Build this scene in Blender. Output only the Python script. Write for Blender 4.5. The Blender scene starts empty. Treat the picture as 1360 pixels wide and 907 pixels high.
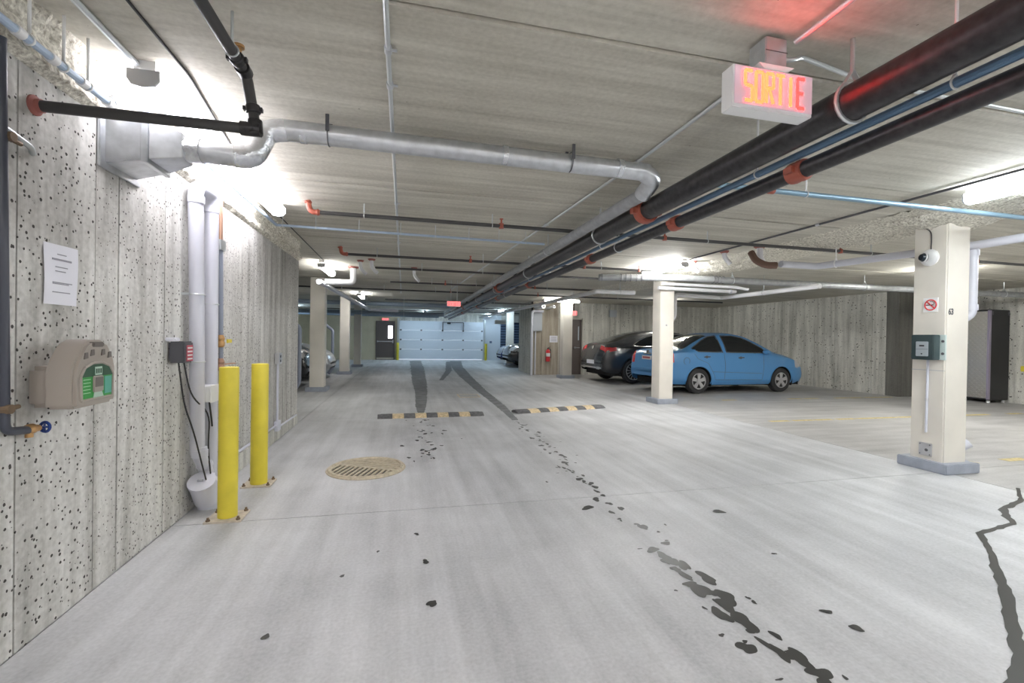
import bpy, bmesh, math, random
import numpy as np
from mathutils import Vector, Matrix
random.seed(7)
S = bpy.context.scene
COL = S.collection

# ---------------------------------------------------------------- camera
cam_d = bpy.data.cameras.new('camera'); cam = bpy.data.objects.new('camera', cam_d); COL.objects.link(cam)
cam_d.sensor_width = 36; cam_d.lens = 16.0; cam_d.clip_start = .05; cam_d.clip_end = 200
cam.matrix_world = Matrix(((0.97264, -0.01404, -0.23189, 0.0), (-0.23175, 0.01046, -0.97272, 0.0),
                           (0.01608, 0.99985, 0.00692, 1.28), (0, 0, 0, 1)))
S.camera = cam
# ---------------------------------------------------------------- world, exposure
W = bpy.data.worlds.new('world'); S.world = W; W.use_nodes = True
W.node_tree.nodes['Background'].inputs[0].default_value = (.75, .85, 1, 1)
W.node_tree.nodes['Background'].inputs[1].default_value = .4
S.view_settings.view_transform = 'Standard'; S.view_settings.look = 'None'
S.view_settings.gamma = 1; S.view_settings.use_curve_mapping = False
S.view_settings.exposure = 1.05
LAMP = 22.0            # radiance of a fluorescent lens
CEIL = 2.6

# ---------------------------------------------------------------- materials
MATS = {}
def nt(name):
    m = bpy.data.materials.new(name); m.use_nodes = True
    t = m.node_tree; b = t.nodes['Principled BSDF']
    return m, t, b
def lk(t, a, b): t.links.new(a, b)
def mat(name, col, rough=.5, metal=0, noise=0, nscale=8, bump=0, emit=None, estr=0, coat=0, spec=None):
    if name in MATS: return MATS[name]
    m, t, b = nt(name)
    b.inputs['Base Color'].default_value = (*col, 1); b.inputs['Roughness'].default_value = rough
    b.inputs['Metallic'].default_value = metal
    if coat: b.inputs['Coat Weight'].default_value = coat; b.inputs['Coat Roughness'].default_value = .05
    if spec is not None: b.inputs['Specular IOR Level'].default_value = spec
    if emit: b.inputs['Emission Color'].default_value = (*emit, 1); b.inputs['Emission Strength'].default_value = estr
    if noise or bump:
        g = t.nodes.new('ShaderNodeNewGeometry'); n = t.nodes.new('ShaderNodeTexNoise')
        n.inputs['Scale'].default_value = nscale; n.inputs['Detail'].default_value = 6
        lk(t, g.outputs['Position'], n.inputs['Vector'])
        if noise:
            r = t.nodes.new('ShaderNodeValToRGB'); e = r.color_ramp.elements
            e[0].position = .3; e[1].position = .7
            e[0].color = (*[max(0, c*(1-noise)) for c in col], 1); e[1].color = (*[min(1, c*(1+noise)) for c in col], 1)
            lk(t, n.outputs['Fac'], r.inputs[0]); lk(t, r.outputs[0], b.inputs['Base Color'])
        if bump:
            bp = t.nodes.new('ShaderNodeBump'); bp.inputs['Strength'].default_value = bump; bp.inputs['Distance'].default_value = .01
            lk(t, n.outputs['Fac'], bp.inputs['Height']); lk(t, bp.outputs[0], b.inputs['Normal'])
    MATS[name] = m; return m
def concrete(name, dark, light, stretch, streak=.5, pits=0, pit_scale=22, rough=.8, big=.7, bump=.3, pitcol=(.05, .045, .04), fine=40):
    """cast concrete: broad mottling, stretched streaks, air-hole pits"""
    m, t, b = nt(name); N = t.nodes.new
    g = N('ShaderNodeNewGeometry')
    n1 = N('ShaderNodeTexNoise'); n1.inputs['Scale'].default_value = big; n1.inputs['Detail'].default_value = 8; n1.inputs['Roughness'].default_value = .65
    lk(t, g.outputs['Position'], n1.inputs['Vector'])
    mp = N('ShaderNodeMapping'); mp.inputs['Scale'].default_value = stretch; lk(t, g.outputs['Position'], mp.inputs['Vector'])
    n2 = N('ShaderNodeTexNoise'); n2.inputs['Scale'].default_value = 1; n2.inputs['Detail'].default_value = 5; n2.inputs['Roughness'].default_value = .6
    lk(t, mp.outputs[0], n2.inputs['Vector'])
    n3 = N('ShaderNodeTexNoise'); n3.inputs['Scale'].default_value = fine; n3.inputs['Detail'].default_value = 4
    lk(t, g.outputs['Position'], n3.inputs['Vector'])
    mx = N('ShaderNodeMix'); mx.data_type = 'FLOAT'; mx.inputs[0].default_value = streak
    lk(t, n1.outputs['Fac'], mx.inputs[2]); lk(t, n2.outputs['Fac'], mx.inputs[3])
    ad = N('ShaderNodeMath'); ad.operation = 'MULTIPLY_ADD'; ad.inputs[1].default_value = .25; lk(t, n3.outputs['Fac'], ad.inputs[0]); lk(t, mx.outputs[0], ad.inputs[2])
    r = N('ShaderNodeValToRGB'); e = r.color_ramp.elements; e[0].position = .42; e[1].position = .78
    e[0].color = (*dark, 1); e[1].color = (*light, 1); lk(t, ad.outputs[0], r.inputs[0])
    col = r.outputs[0]; hgt = ad.outputs[0]
    if pits:
        v = N('ShaderNodeTexVoronoi'); v.inputs['Scale'].default_value = pit_scale; lk(t, g.outputs['Position'], v.inputs['Vector'])
        sx = N('ShaderNodeSeparateColor'); lk(t, v.outputs['Color'], sx.inputs[0])
        # only some cells hold a pit, of varying size
        pw = N('ShaderNodeMath'); pw.operation = 'POWER'; pw.inputs[1].default_value = 2.3; lk(t, sx.outputs[0], pw.inputs[0])
        ml = N('ShaderNodeMath'); ml.operation = 'MULTIPLY'; ml.inputs[1].default_value = pits; lk(t, pw.outputs[0], ml.inputs[0])
        ns = N('ShaderNodeTexNoise'); ns.inputs['Scale'].default_value = 90; lk(t, g.outputs['Position'], ns.inputs['Vector'])
        di = N('ShaderNodeMath'); di.operation = 'MULTIPLY_ADD'; di.inputs[1].default_value = .26; lk(t, ns.outputs['Fac'], di.inputs[0]); lk(t, v.outputs['Distance'], di.inputs[2])
        lt = N('ShaderNodeMath'); lt.operation = 'LESS_THAN'; lk(t, di.outputs[0], lt.inputs[0]); lk(t, ml.outputs[0], lt.inputs[1])
        m2 = N('ShaderNodeMix'); m2.data_type = 'RGBA'; m2.inputs[7].default_value = (*pitcol, 1)
        lk(t, lt.outputs[0], m2.inputs[0]); lk(t, col, m2.inputs[6]); col = m2.outputs[2]
        sb = N('ShaderNodeMath'); sb.operation = 'SUBTRACT'; lk(t, hgt, sb.inputs[0]); lk(t, lt.outputs[0], sb.inputs[1]); hgt = sb.outputs[0]
    lk(t, col, b.inputs['Base Color']); b.inputs['Roughness'].default_value = rough
    bp = N('ShaderNodeBump'); bp.inputs['Strength'].default_value = bump; bp.inputs['Distance'].default_value = .012
    lk(t, hgt, bp.inputs['Height']); lk(t, bp.outputs[0], b.inputs['Normal'])
    MATS[name] = m; return m

M_WALL = concrete('concrete_wall', (.27, .26, .235), (.78, .77, .74), (9, 9, .6), .6, pits=.5, pit_scale=42, bump=.5)
M_RWALL = concrete('concrete_wall_aged', (.24, .235, .21), (.80, .79, .73), (7, 7, .5), .6, pits=.45, pit_scale=20, bump=.4)
M_BROWNW = concrete('concrete_wall_stained', (.24, .20, .15), (.52, .47, .39), (8, 8, .6), .7)
M_CEIL = concrete('concrete_soffit', (.37, .345, .285), (.68, .655, .575), (.55, 11, 4), .6, pits=.2, pit_scale=15, bump=.25, pitcol=(.15, .13, .1))
M_FLOOR = concrete('concrete_floor', (.31, .315, .325), (.63, .635, .65), (5, .35, 1), .5, rough=.55, big=.9, bump=.12, fine=60)
M_FLOORR = concrete('concrete_floor_bay', (.27, .266, .262), (.56, .552, .545), (.5, 5, 1), .5, rough=.5, big=.8, bump=.12, fine=60)
M_TANW = concrete('painted_wall_tan', (.50, .44, .31), (.66, .60, .45), (2, 2, 1), .3, bump=.1)
M_FOAM = concrete('sprayed_foam', (.24, .21, .15), (.95, .92, .82), (45, 45, 45), .85, bump=1.0, fine=70, rough=.95)
M_CREAM = mat('cream_paint', (.74, .70, .63), .55, noise=.05, nscale=3)
M_GREYB = mat('grey_base_paint', (.34, .37, .43), .6, noise=.1, nscale=10)
M_DARKGAP = mat('joint_dark', (.06, .055, .05), .9)
M_GALV = mat('galvanised_steel', (.62, .64, .67), .33, .85, noise=.12, nscale=18)
M_FOIL = mat('foil_tape', (.72, .74, .78), .22, .9, noise=.1, nscale=40, bump=.5)
M_EMT = mat('conduit_steel', (.60, .63, .64), .35, .7)
M_BLKPIPE = mat('black_steel_pipe', (.035, .033, .035), .38, .3, noise=.4, nscale=30)
M_DUSTPIPE = mat('black_sprinkler_pipe', (.06, .058, .058), .45, .2)
M_CAST = mat('grey_cast_iron', (.33, .34, .35), .5, .3, noise=.15, nscale=14)
M_BLUEP = mat('blue_water_pipe', (.12, .21, .33), .35, .1)
M_BLUEP2 = mat('pale_blue_pipe', (.42, .52, .66), .4, .1)
M_ORANGE = mat('orange_coupling', (.36, .09, .055), .5)
M_RED = mat('red_paint', (.62, .03, .04), .4)
M_REDOX = mat('red_firestop', (.34, .12, .10), .7)
M_PVC = mat('grey_pvc', (.62, .63, .70), .4)
M_PVCW = mat('white_pvc', (.80, .80, .83), .4)
M_WHITE = mat('white_plastic', (.82, .82, .82), .4)
M_PAPER = mat('paper', (.80, .80, .86), .7)
M_PRINT = mat('print_grey', (.30, .30, .34), .7)
M_BLACK = mat('black_plastic', (.02, .02, .022), .45)
M_DGREY = mat('dark_grey_plastic', (.09, .09, .10), .5)
M_YEL = mat('yellow_paint', (.72, .60, .05), .45, noise=.12, nscale=5)
M_PLATE = mat('cream_steel_plate', (.55, .49, .40), .55, noise=.2, nscale=25)
M_BRASS = mat('brass', (.50, .30, .13), .4, .6)
M_COPPER = mat('copper', (.45, .27, .19), .4, .5)
M_NAVY = mat('blue_handle', (.02, .05, .22), .35)
M_TAUPE = mat('taupe_plastic', (.36, .32, .28), .5)
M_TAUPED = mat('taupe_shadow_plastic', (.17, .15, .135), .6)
M_GREEN = mat('green_label', (.05, .34, .07), .4)
M_GREEND = mat('dark_green_label', (.03, .09, .05), .4)
M_BOLT = mat('rusty_bolt', (.20, .14, .09), .6, .4)
M_WIRE = mat('black_wire', (.03, .03, .03), .6)
M_RUBBER = mat('rubber', (.035, .035, .037), .75)
M_CHROME = mat('chrome', (.8, .8, .8), .15, 1)
M_ALLOY = mat('alloy_silver', (.60, .60, .62), .3, .7)
M_GLASSD = mat('tinted_glass', (.012, .014, .016), .06, 0, coat=.5)
M_CLEAR = mat('meter_cover_plastic', (.10, .16, .17), .1)
M_WELL = mat('wheel_well_black', (.01, .01, .01), .9)
M_TAIL = mat('tail_lamp_red', (.55, .02, .03), .2, coat=.5)
M_HEAD = mat('head_lamp', (.75, .75, .78), .12, .3, coat=.5)
M_WET = mat('wet_concrete', (.045, .045, .042), .4, spec=.3)
M_WETS = mat('damp_concrete', (.17, .175, .18), .65, noise=.3, nscale=5)
M_FADEY = mat('faded_yellow_line', (.60, .50, .24), .7, noise=.3, nscale=20)
M_FADEYP = mat('faded_amber_stripe', (.66, .53, .33), .7, noise=.3, nscale=30)
M_GDOOR = mat('garage_door_white', (.66, .71, .78), .5)
M_BROWN = mat('brown_door', (.13, .105, .095), .5)
M_BLUEST = mat('blue_painted_steel', (.10, .15, .24), .5)
M_DPLATE = mat('diamond_plate', (.62, .60, .56), .3, .7)

# ---------------------------------------------------------------- mesh helpers
def org(o):
    v = Vector((0, 0, 0))
    while o: v += o.location; o = o.parent
    return v
class MB:
    def __init__(s): s.v = []; s.f = []
    def add(s, vs, fs):
        k = len(s.v); s.v += [tuple(p) for p in vs]; s.f += [tuple(i+k for i in f) for f in fs]; return s
    def box(s, x0, x1, y0, y1, z0, z1):
        return s.add([(x0,y0,z0),(x1,y0,z0),(x1,y1,z0),(x0,y1,z0),(x0,y0,z1),(x1,y0,z1),(x1,y1,z1),(x0,y1,z1)],
                     [(0,3,2,1),(4,5,6,7),(0,1,5,4),(1,2,6,5),(2,3,7,6),(3,0,4,7)])
    def bar(s, a, b, w, h=None, up=(0,0,1)):
        a = Vector(a); b = Vector(b); d = (b-a).normalized(); u = Vector(up)
        if abs(d.dot(u)) > .95: u = Vector((1,0,0))
        r = d.cross(u).normalized(); u = r.cross(d); h = h or w
        c = [r*(i*w/2)+u*(j*h/2) for i, j in ((-1,-1),(1,-1),(1,1),(-1,1))]
        return s.add([a+q for q in c]+[b+q for q in c], [(0,1,2,3),(7,6,5,4),(0,4,5,1),(1,5,6,2),(2,6,7,3),(3,7,4,0)])
    def tube(s, pts, r, seg=12, fillet=0, k=5, cap=True, radii=None):
        P = [Vector(p) for p in pts]
        if fillet and len(P) > 2:
            Q = [P[0]]
            for i in range(1, len(P)-1):
                d1 = P[i-1]-P[i]; d2 = P[i+1]-P[i]; fl = min(fillet, d1.length*.49, d2.length*.49)
                A = P[i]+d1.normalized()*fl; B = P[i]+d2.normalized()*fl
                for j in range(k+1):
                    u = j/k; Q.append(A*(1-u)**2+P[i]*2*u*(1-u)+B*u*u)
            Q.append(P[-1]); P = Q
        n = len(P); rr = radii or [r]*n; V = []; prev = None
        for i in range(n):
            t = (P[min(i+1,n-1)]-P[max(i-1,0)]).normalized()
            if prev is None:
                a = Vector((0,0,1)) if abs(t.z) < .9 else Vector((1,0,0)); x = t.cross(a).normalized()
            else:
                x = prev-t*prev.dot(t)
                x = x.normalized() if x.length > 1e-6 else t.orthogonal().normalized()
            prev = x; y = t.cross(x)
            for j in range(seg):
                an = 2*math.pi*j/seg; V.append(P[i]+(x*math.cos(an)+y*math.sin(an))*rr[i])
        F = [(i*seg+j, i*seg+(j+1)%seg, (i+1)*seg+(j+1)%seg, (i+1)*seg+j) for i in range(n-1) for j in range(seg)]
        if cap: F += [tuple(range(seg))[::-1], tuple(range((n-1)*seg, n*seg))]
        return s.add(V, F)
    def cyl(s, a, b, r, seg=16, r2=None): return s.tube([a, b], r, seg, radii=[r, r if r2 is None else r2])
    def lathe(s, c, axis, prof, seg=20):
        """prof: list of (distance along axis, radius)"""
        c = Vector(c); ax = Vector(axis).normalized()
        return s.tube([c+ax*d for d, _ in prof], 0, seg, radii=[max(q, 1e-4) for _, q in prof]) if False else s._lathe(c, ax, prof, seg)
    def _lathe(s, c, ax, prof, seg):
        x = ax.orthogonal().normalized(); y = ax.cross(x); V = []
        for d, r in prof:
            for j in range(seg):
                an = 2*math.pi*j/seg; V.append(c+ax*d+(x*math.cos(an)+y*math.sin(an))*max(r, 1e-4))
        n = len(prof)
        F = [(i*seg+j, i*seg+(j+1)%seg, (i+1)*seg+(j+1)%seg, (i+1)*seg+j) for i in range(n-1) for j in range(seg)]
        F += [tuple(range(seg))[::-1], tuple(range((n-1)*seg, n*seg))]
        return s.add(V, F)
    def torus(s, c, axis, R, r, seg=20, sub=6, a0=0, a1=2*math.pi):
        c = Vector(c); ax = Vector(axis).normalized(); x = ax.orthogonal().normalized(); y = ax.cross(x)
        full = abs(a1-a0-2*math.pi) < 1e-6; n = seg if full else seg+1
        V = []
        for i in range(n):
            a = a0+(a1-a0)*i/seg; d = x*math.cos(a)+y*math.sin(a)
            for j in range(sub):
                b = 2*math.pi*j/sub; V.append(c+d*(R+r*math.cos(b))+ax*(r*math.sin(b)))
        F = [(i*sub+j, ((i+1)%n)*sub+j, ((i+1)%n)*sub+(j+1)%sub, i*sub+(j+1)%sub) for i in range(n if full else n-1) for j in range(sub)]
        return s.add(V, F)
    def prism(s, poly, origin, u, v, w, depth):
        """2D polygon in (u,v) plane extruded along w"""
        o = Vector(origin); u = Vector(u); v = Vector(v); w = Vector(w); n = len(poly)
        A = [o+u*a+v*b for a, b in poly]; B = [p+w*depth for p in A]
        F = [tuple(range(n))[::-1], tuple(range(n, 2*n))]+[(i, (i+1)%n, n+(i+1)%n, n+i) for i in range(n)]
        return s.add(A+B, F)
    def grid(s, fn, nu, nv):
        V = [fn(i/nu, j/nv) for i in range(nu+1) for j in range(nv+1)]
        return s.add(V, [(i*(nv+1)+j, (i+1)*(nv+1)+j, (i+1)*(nv+1)+j+1, i*(nv+1)+j+1) for i in range(nu) for j in range(nv)])
    def build(s, name, material, parent=None, bevel=0, smooth=True, angle=35):
        me = bpy.data.meshes.new(name); o_ = org(parent)
        me.from_pydata([tuple(Vector(p)-o_) for p in s.v], [], s.f); me.update()
        bm = bmesh.new(); bm.from_mesh(me)
        bmesh.ops.recalc_face_normals(bm, faces=bm.faces)
        if bevel:
            ed = [e for e in bm.edges if len(e.link_faces) == 2 and e.calc_face_angle(0) > math.radians(30)]
            bmesh.ops.bevel(bm, geom=ed, offset=bevel, segments=2, affect='EDGES', clamp_overlap=True)
        bm.to_mesh(me); bm.free()
        if smooth:
            me.shade_smooth(); me.set_sharp_from_angle(angle=math.radians(angle))
        me.materials.append(material)
        o = bpy.data.objects.new(name, me); COL.objects.link(o)
        if parent: o.parent = parent
        return o
def tag(o, label=None, cat=None, group=None, kind=None):
    if label: o['label'] = label
    if cat: o['category'] = cat
    if group: o['group'] = group
    if kind: o['kind'] = kind
    return o
def thing(name, loc, label, cat, group=None, kind=None):
    o = bpy.data.objects.new(name, None); COL.objects.link(o); o.location = loc; o.empty_display_size = .1
    return tag(o, label, cat, group, kind)
def copy_tree(o, parent=None):
    c = o.copy(); COL.objects.link(c)
    if parent: c.parent = parent
    for ch in o.children: copy_tree(ch, c)
    return c
def text_mesh(txt, name, size, material, parent, loc, xdir, ydir, ext=.001, squeeze=1):
    cu = bpy.data.curves.new(name, 'FONT'); cu.body = txt; cu.size = size; cu.extrude = ext; cu.offset = size*.03; cu.align_x = 'CENTER'; cu.align_y = 'CENTER'
    tmp = bpy.data.objects.new(name, cu); COL.objects.link(tmp)
    me = bpy.data.meshes.new_from_object(tmp.evaluated_get(bpy.context.evaluated_depsgraph_get()))
    bpy.data.objects.remove(tmp); bpy.data.curves.remove(cu)
    x = Vector(xdir); y = Vector(ydir); z = x.cross(y); p = Vector(loc)-org(parent)
    for v in me.vertices: v.co = p+x*(v.co.x*squeeze)+y*v.co.y+z*v.co.z
    me.materials.clear(); me.materials.append(material)
    o = bpy.data.objects.new(name, me); COL.objects.link(o); o.parent = parent; return o
# ================================================================ SETTING
def struct(name, kind='structure'):
    o = bpy.data.objects.new(name, None); COL.objects.link(o); o.empty_display_size = .1; o['kind'] = kind; return o
def piece(name, parent, material, x0, x1, y0, y1, z0, z1, bevel=0):
    return MB().box(x0, x1, y0, y1, z0, z1).build(name, material, parent, bevel=bevel, smooth=bool(bevel))
G = .004
# floor: saw-cut slabs over a dark bed
fl = struct('floor')
piece('floor_bed', fl, M_DARKGAP, -7.6, 13.5, -5.2, 25.95, -.2, -.03)
for (x0, x1, ys, m) in ((-7.6, -1.48, (-5.2, 7.32, 15.5, 25.95), M_FLOOR), (-1.48, 5.32, (-5.2, 3.44, 7.32, 15.5, 25.95), M_FLOOR),
                        (5.32, 13.5, (-5.2, 3.5, 8.4, 15.5, 25.95), M_FLOORR)):
    for y0, y1 in zip(ys[:-1], ys[1:]):
        piece('floor_slab', fl, m, x0+G, x1-G, y0+G, y1-G, -.1, 0)
# ceiling: cast strips with open joints, each a hair higher or lower
ce = struct('ceiling')
piece('ceiling_slab', ce, M_CEIL, -7.6, 13.5, -5.2, 25.95, CEIL+.03, CEIL+.2)
y = 1.88-1.165*6
while y < 25.9:
    dz = random.uniform(-.002, .006); y1 = min(y+1.165, 25.95)
    if y < 1.88 < y1+.1: dz = .012
    piece('ceiling_strip', ce, M_CEIL, -7.6, 13.5, y+.006, y1-.006, CEIL+dz, CEIL+.06); y += 1.165
def panel_wall(name, axis, pos, thick, cuts, z0, z1, material, zc=None):
    """a cast wall: one panel between two form joints; face at pos, body on the far side (thick signed)"""
    w = struct(name); lo, hi = cuts[0], cuts[-1]
    a, b = sorted((pos+thick*.12, pos+thick))
    if axis == 'x': MB().box(a, b, lo, hi, z0, z1).build('wall_core', M_DARKGAP, w, smooth=False)
    else: MB().box(lo, hi, a, b, z0, z1).build('wall_core', M_DARKGAP, w, smooth=False)
    for c0, c1 in zip(cuts[:-1], cuts[1:]):
        e = random.uniform(0, .006)*(1 if thick > 0 else -1); p0, p1 = sorted((pos+e, pos+thick*.5))
        m = MB()
        if axis == 'x': m.box(p0, p1, c0+.005, c1-.005, z0, z1)
        else: m.box(c0+.005, c1-.005, p0, p1, z0, z1)
        m.build('wall_panel', material, w, smooth=False)
    return w
wl = panel_wall('wall_left', 'x', -1.48, -.3, [-5.2, -4, -2.8, -1.6, -.4, .4, 1.0, 1.6, 2.19, 2.66, 2.85, 3.33, 3.56, 4.1, 4.75, 5.35, 5.9, 6.5, 7.1], 0, 2.34, M_WALL)
piece('wall_header', wl, M_WALL, -1.78, -1.53, -5.2, 7.1, 2.34, CEIL)
def foam_strip():
    m = MB()
    prof = [(-1.50, 2.335), (-1.445, 2.37), (-1.46, 2.44), (-1.475, 2.5), (-1.465, 2.56), (-1.44, 2.61)]
    R = random.Random(3)
    def f(u, v):
        i = min(int(v*5), 4); q = v*5-i
        x = prof[i][0]*(1-q)+prof[i+1][0]*q; z = prof[i][1]*(1-q)+prof[i+1][1]*q
        return (x+R.gauss(0, .007), -5+12.1*u, z+R.gauss(0, .005))
    m.grid(f, 420, 10); return m
tag(foam_strip().build('wall_insulation', M_FOAM, wl), 'rough sprayed foam along the wall top')
m = MB().box(-1.5, -1.472, 4.1, 7.1, 0, .16); m.build('concrete_kerb', M_RWALL, wl)
piece('wall_return', struct('wall_return'), M_RWALL, -7.6, -1.79, 6.8, 7.1, 0, CEIL)
panel_wall('wall_right', 'x', 11.8, .3, [8.67, 9.31, 9.95, 10.36, 11.01, 11.67, 12.36, 13.43, 13.99, 15.5], 0, CEIL, M_RWALL)
wr = panel_wall('wall_right_alcove', 'x', 13.4, .3, [-5.2, -2.8, -1.6, -.4, .8, 2, 3.2, 4.4, 5.6, 6.8, 8.0, 8.67], 0, CEIL, M_RWALL)
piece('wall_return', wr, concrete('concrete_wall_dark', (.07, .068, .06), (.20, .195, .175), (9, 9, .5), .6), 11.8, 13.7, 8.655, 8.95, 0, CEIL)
piece('wall_corner', wr, M_RWALL, 11.8, 12.3, 15.52, 15.9, 0, CEIL)
panel_wall('wall_back_bay', 'y', 15.5, .25, [6.35, 6.75, 7.4, 7.92, 8.6, 9.3, 10, 10.6, 11.2, 11.8], 0, CEIL, M_RWALL)
panel_wall('wall_back_block', 'y', 15.5, .25, [4.45, 4.78, 5.4], 0, CEIL, M_BROWNW)
w = struct('wall_block_side'); piece('wall_panel', w, M_RWALL, 4.45, 4.7, 15.76, 17.5, 0, CEIL)
piece('wall_panel', w, M_RWALL, 4.7, 9.2, 17.3, 17.5, 0, CEIL); piece('wall_header', w, M_RWALL, 5.4, 6.35, 15.5, 15.75, 2.05, CEIL)
w = struct('wall_far_right'); piece('wall_panel', w, M_RWALL, 9.2, 9.4, 17.5, 25.95, 0, CEIL)
w = struct('wall_far_left'); piece('wall_panel', w, M_TANW, -7.6, -7.4, 7.1, 25.95, 0, CEIL)
w = struct('wall_rear'); piece('wall_panel', w, M_RWALL, -7.6, 13.7, -5.4, -5.2, 0, CEIL)
w = struct('wall_far')
piece('wall_panel', w, M_TANW, -7.6, -1.47, 25.8, 25.95, 0, CEIL); piece('wall_panel', w, M_TANW, -.47, -.22, 25.8, 25.95, 0, CEIL)
piece('wall_header', w, M_TANW, -1.47, -.47, 25.8, 25.95, 2.1, CEIL); piece('wall_header', w, M_RWALL, -.22, 4.42, 25.8, 25.95, 2.17, CEIL)
piece('wall_panel', w, M_GDOOR, 4.42, 5.5, 25.8, 25.95, 0, CEIL); piece('wall_panel', w, M_RWALL, 5.5, 9.4, 25.8, 25.95, 0, CEIL)

# garage door: four leaf sections with hinges, bottom gap lets daylight in
gd = tag(struct('door_1'), 'wide white sectional garage door at the far end', None)
zs = [.05, .59, 1.12, 1.65, 2.17]
for i in range(4):
    p = MB().box(-.24, 4.44, 25.70, 25.745, zs[i]+.008, zs[i+1]-.008).build('door_section', M_GDOOR, gd, bevel=.006)
    for k in range(2): MB().box(-.24, 4.44, 25.693, 25.70, zs[i]+.17+k*.18, zs[i]+.178+k*.18).build('section_rib', M_GDOOR, p)
    if i:
        for x in (-.15, .95, 2.12, 3.28, 4.35): MB().box(x-.045, x+.045, 25.67, 25.70, zs[i]-.04, zs[i]+.04).build('hinge', M_DGREY, p)
m = MB(); m.bar((2.12, 25.66, 1.6), (2.12, 25.66, 2.12), .035); m.bar((3.28, 25.66, 1.6), (3.28, 25.66, 2.12), .035); m.bar((2.12, 25.66, 2.12), (3.28, 25.66, 2.12), .035)
m.build('brace_frame', M_DGREY, gd); MB().box(2.36, 2.55, 25.55, 25.66, 2.02, 2.12).build('latch_box', M_BLACK, gd)
for x in (-.3, 4.5): MB().box(x-.04, x+.04, 25.62, 25.78, 0, 2.3).build('door_track', M_EMT, gd)
# exit door with lit window
pd = tag(struct('door_2'), 'dark brown exit door with a lit narrow window')
MB().box(-1.42, -.52, 25.78, 25.83, .0, 2.08).build('door_leaf', M_BROWN, pd)
m = MB(); m.box(-1.47, -1.42, 25.74, 25.86, 0, 2.12); m.box(-.52, -.47, 25.74, 25.86, 0, 2.12); m.box(-1.42, -.52, 25.74, 25.86, 2.07, 2.12); m.build('door_frame', M_BROWN, pd)
MB().box(-.82, -.60, 25.765, 25.78, 1.18, 1.85).build('window_pane', mat('daylit_pane', (.8, .85, 1), .3, emit=(.8, .87, 1), estr=6), pd)
m = MB(); m.bar((-1.38, 25.72, 1.0), (-.58, 25.72, 1.0), .05); m.box(-1.4, -1.34, 25.72, 25.78, .96, 1.04); m.box(-.6, -.54, 25.72, 25.78, .92, 1.08); m.build('push_bar', M_ALLOY, pd)
MB().box(-1.42, -.52, 25.77, 25.78, .02, .12).build('kick_plate', M_PLATE, pd)
# brown door behind the pillar
d3 = tag(struct('door_3'), 'brown steel door with slit window beside the pillar')
MB().box(5.45, 6.30, 15.56, 15.61, .01, 2.0).build('door_leaf', M_BROWN, d3)
m = MB(); m.box(5.40, 5.45, 15.50, 15.70, 0, 2.05); m.box(6.30, 6.35, 15.46, 15.70, 0, 2.05); m.box(5.45, 6.3, 15.5, 15.7, 2.0, 2.05); m.build('door_frame', mat('pale_door_frame', (.55, .53, .47), .5), d3)
MB().box(6.17, 6.21, 15.545, 15.56, 1.25, 1.75).build('window_slit', mat('wired_glass', (.55, .6, .65), .2), d3)
m = MB(); m.cyl((6.05, 15.56, .98), (6.05, 15.49, .98), .035); m.bar((6.05, 15.49, .98), (6.22, 15.49, .98), .025); m.build('door_lever', M_ALLOY, d3)

# ---------------------------------------------------------------- columns
def column(x0, y0, s, label, ztop=CEIL, foot=.075, group='cream painted concrete columns', fm=None):
    t = thing('concrete_column', (x0+s/2, y0+s/2, 0), label, 'column', group)
    MB().box(x0, x0+s, y0, y0+s, 0, ztop).build('shaft', M_CREAM, t, bevel=.012)
    MB().box(x0-foot, x0+s+foot, y0-foot, y0+s+foot, 0, .1).build('footing', fm or M_GREYB, t, bevel=.008)
    return t
c63 = column(5.27, 3.42, .31, 'cream square column with the camera and number 63')
text_mesh('63', 'number', .085, M_DGREY, c63, (5.33, 3.418, 1.615), (1, 0, 0), (0, 0, 1), squeeze=.8)
MB().box(5.2695, 5.27, 3.42, 3.73, 1.02, 1.024).build('paint_line', M_GREYB, c63)
cmid = column(5.06, 8.28, .31, 'cream column standing in front of the blue car')
column(5.06, 14.05, .32, 'cream pillar beside the brown door and extinguisher')
column(-2.07, 11.1, .31, 'nearest left cream column beyond the concrete wall')
column(-2.05, 15.9, .3, 'second left cream column before the silver car')
column(-2.0, 19.8, .28, 'third left grey column closest to exit door')
column(4.75, 20.9, .32, 'far right column in front of the dark blue car')
# sprayed foam beam over the right column line, flaring down at column 63
def foam_beam():
    m = MB(); R = random.Random(5)
    prof = [(4.82, 2.605), (4.98, 2.58), (5.12, 2.555), (5.25, 2.54), (5.45, 2.53), (5.62, 2.54), (5.78, 2.565), (5.98, 2.605)]
    def f(u, v):
        i = min(int(v*7), 6); q = v*7-i; yy = -3+16.5*u
        x = prof[i][0]*(1-q)+prof[i+1][0]*q; z = prof[i][1]*(1-q)+prof[i+1][1]*q
        for yc in (3.575, 8.43):
            d = max(0, 1-abs(yy-yc)/.42); z -= .085*d*(1 if .2 < v < .85 else .15)
        wob = .02*math.sin(yy*2.1+v*3)+.012*math.sin(yy*5.3)
        return (x+R.gauss(0, .008), yy, min(z+wob*min(v, 1-v)*3+R.gauss(0, .006), CEIL+.02))
    m.grid(f, 480, 28); return m
tag(foam_beam().build('beam_insulation', M_FOAM, None), 'cream sprayed foam covering the ceiling beam above the right columns', 'insulation')
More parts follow.
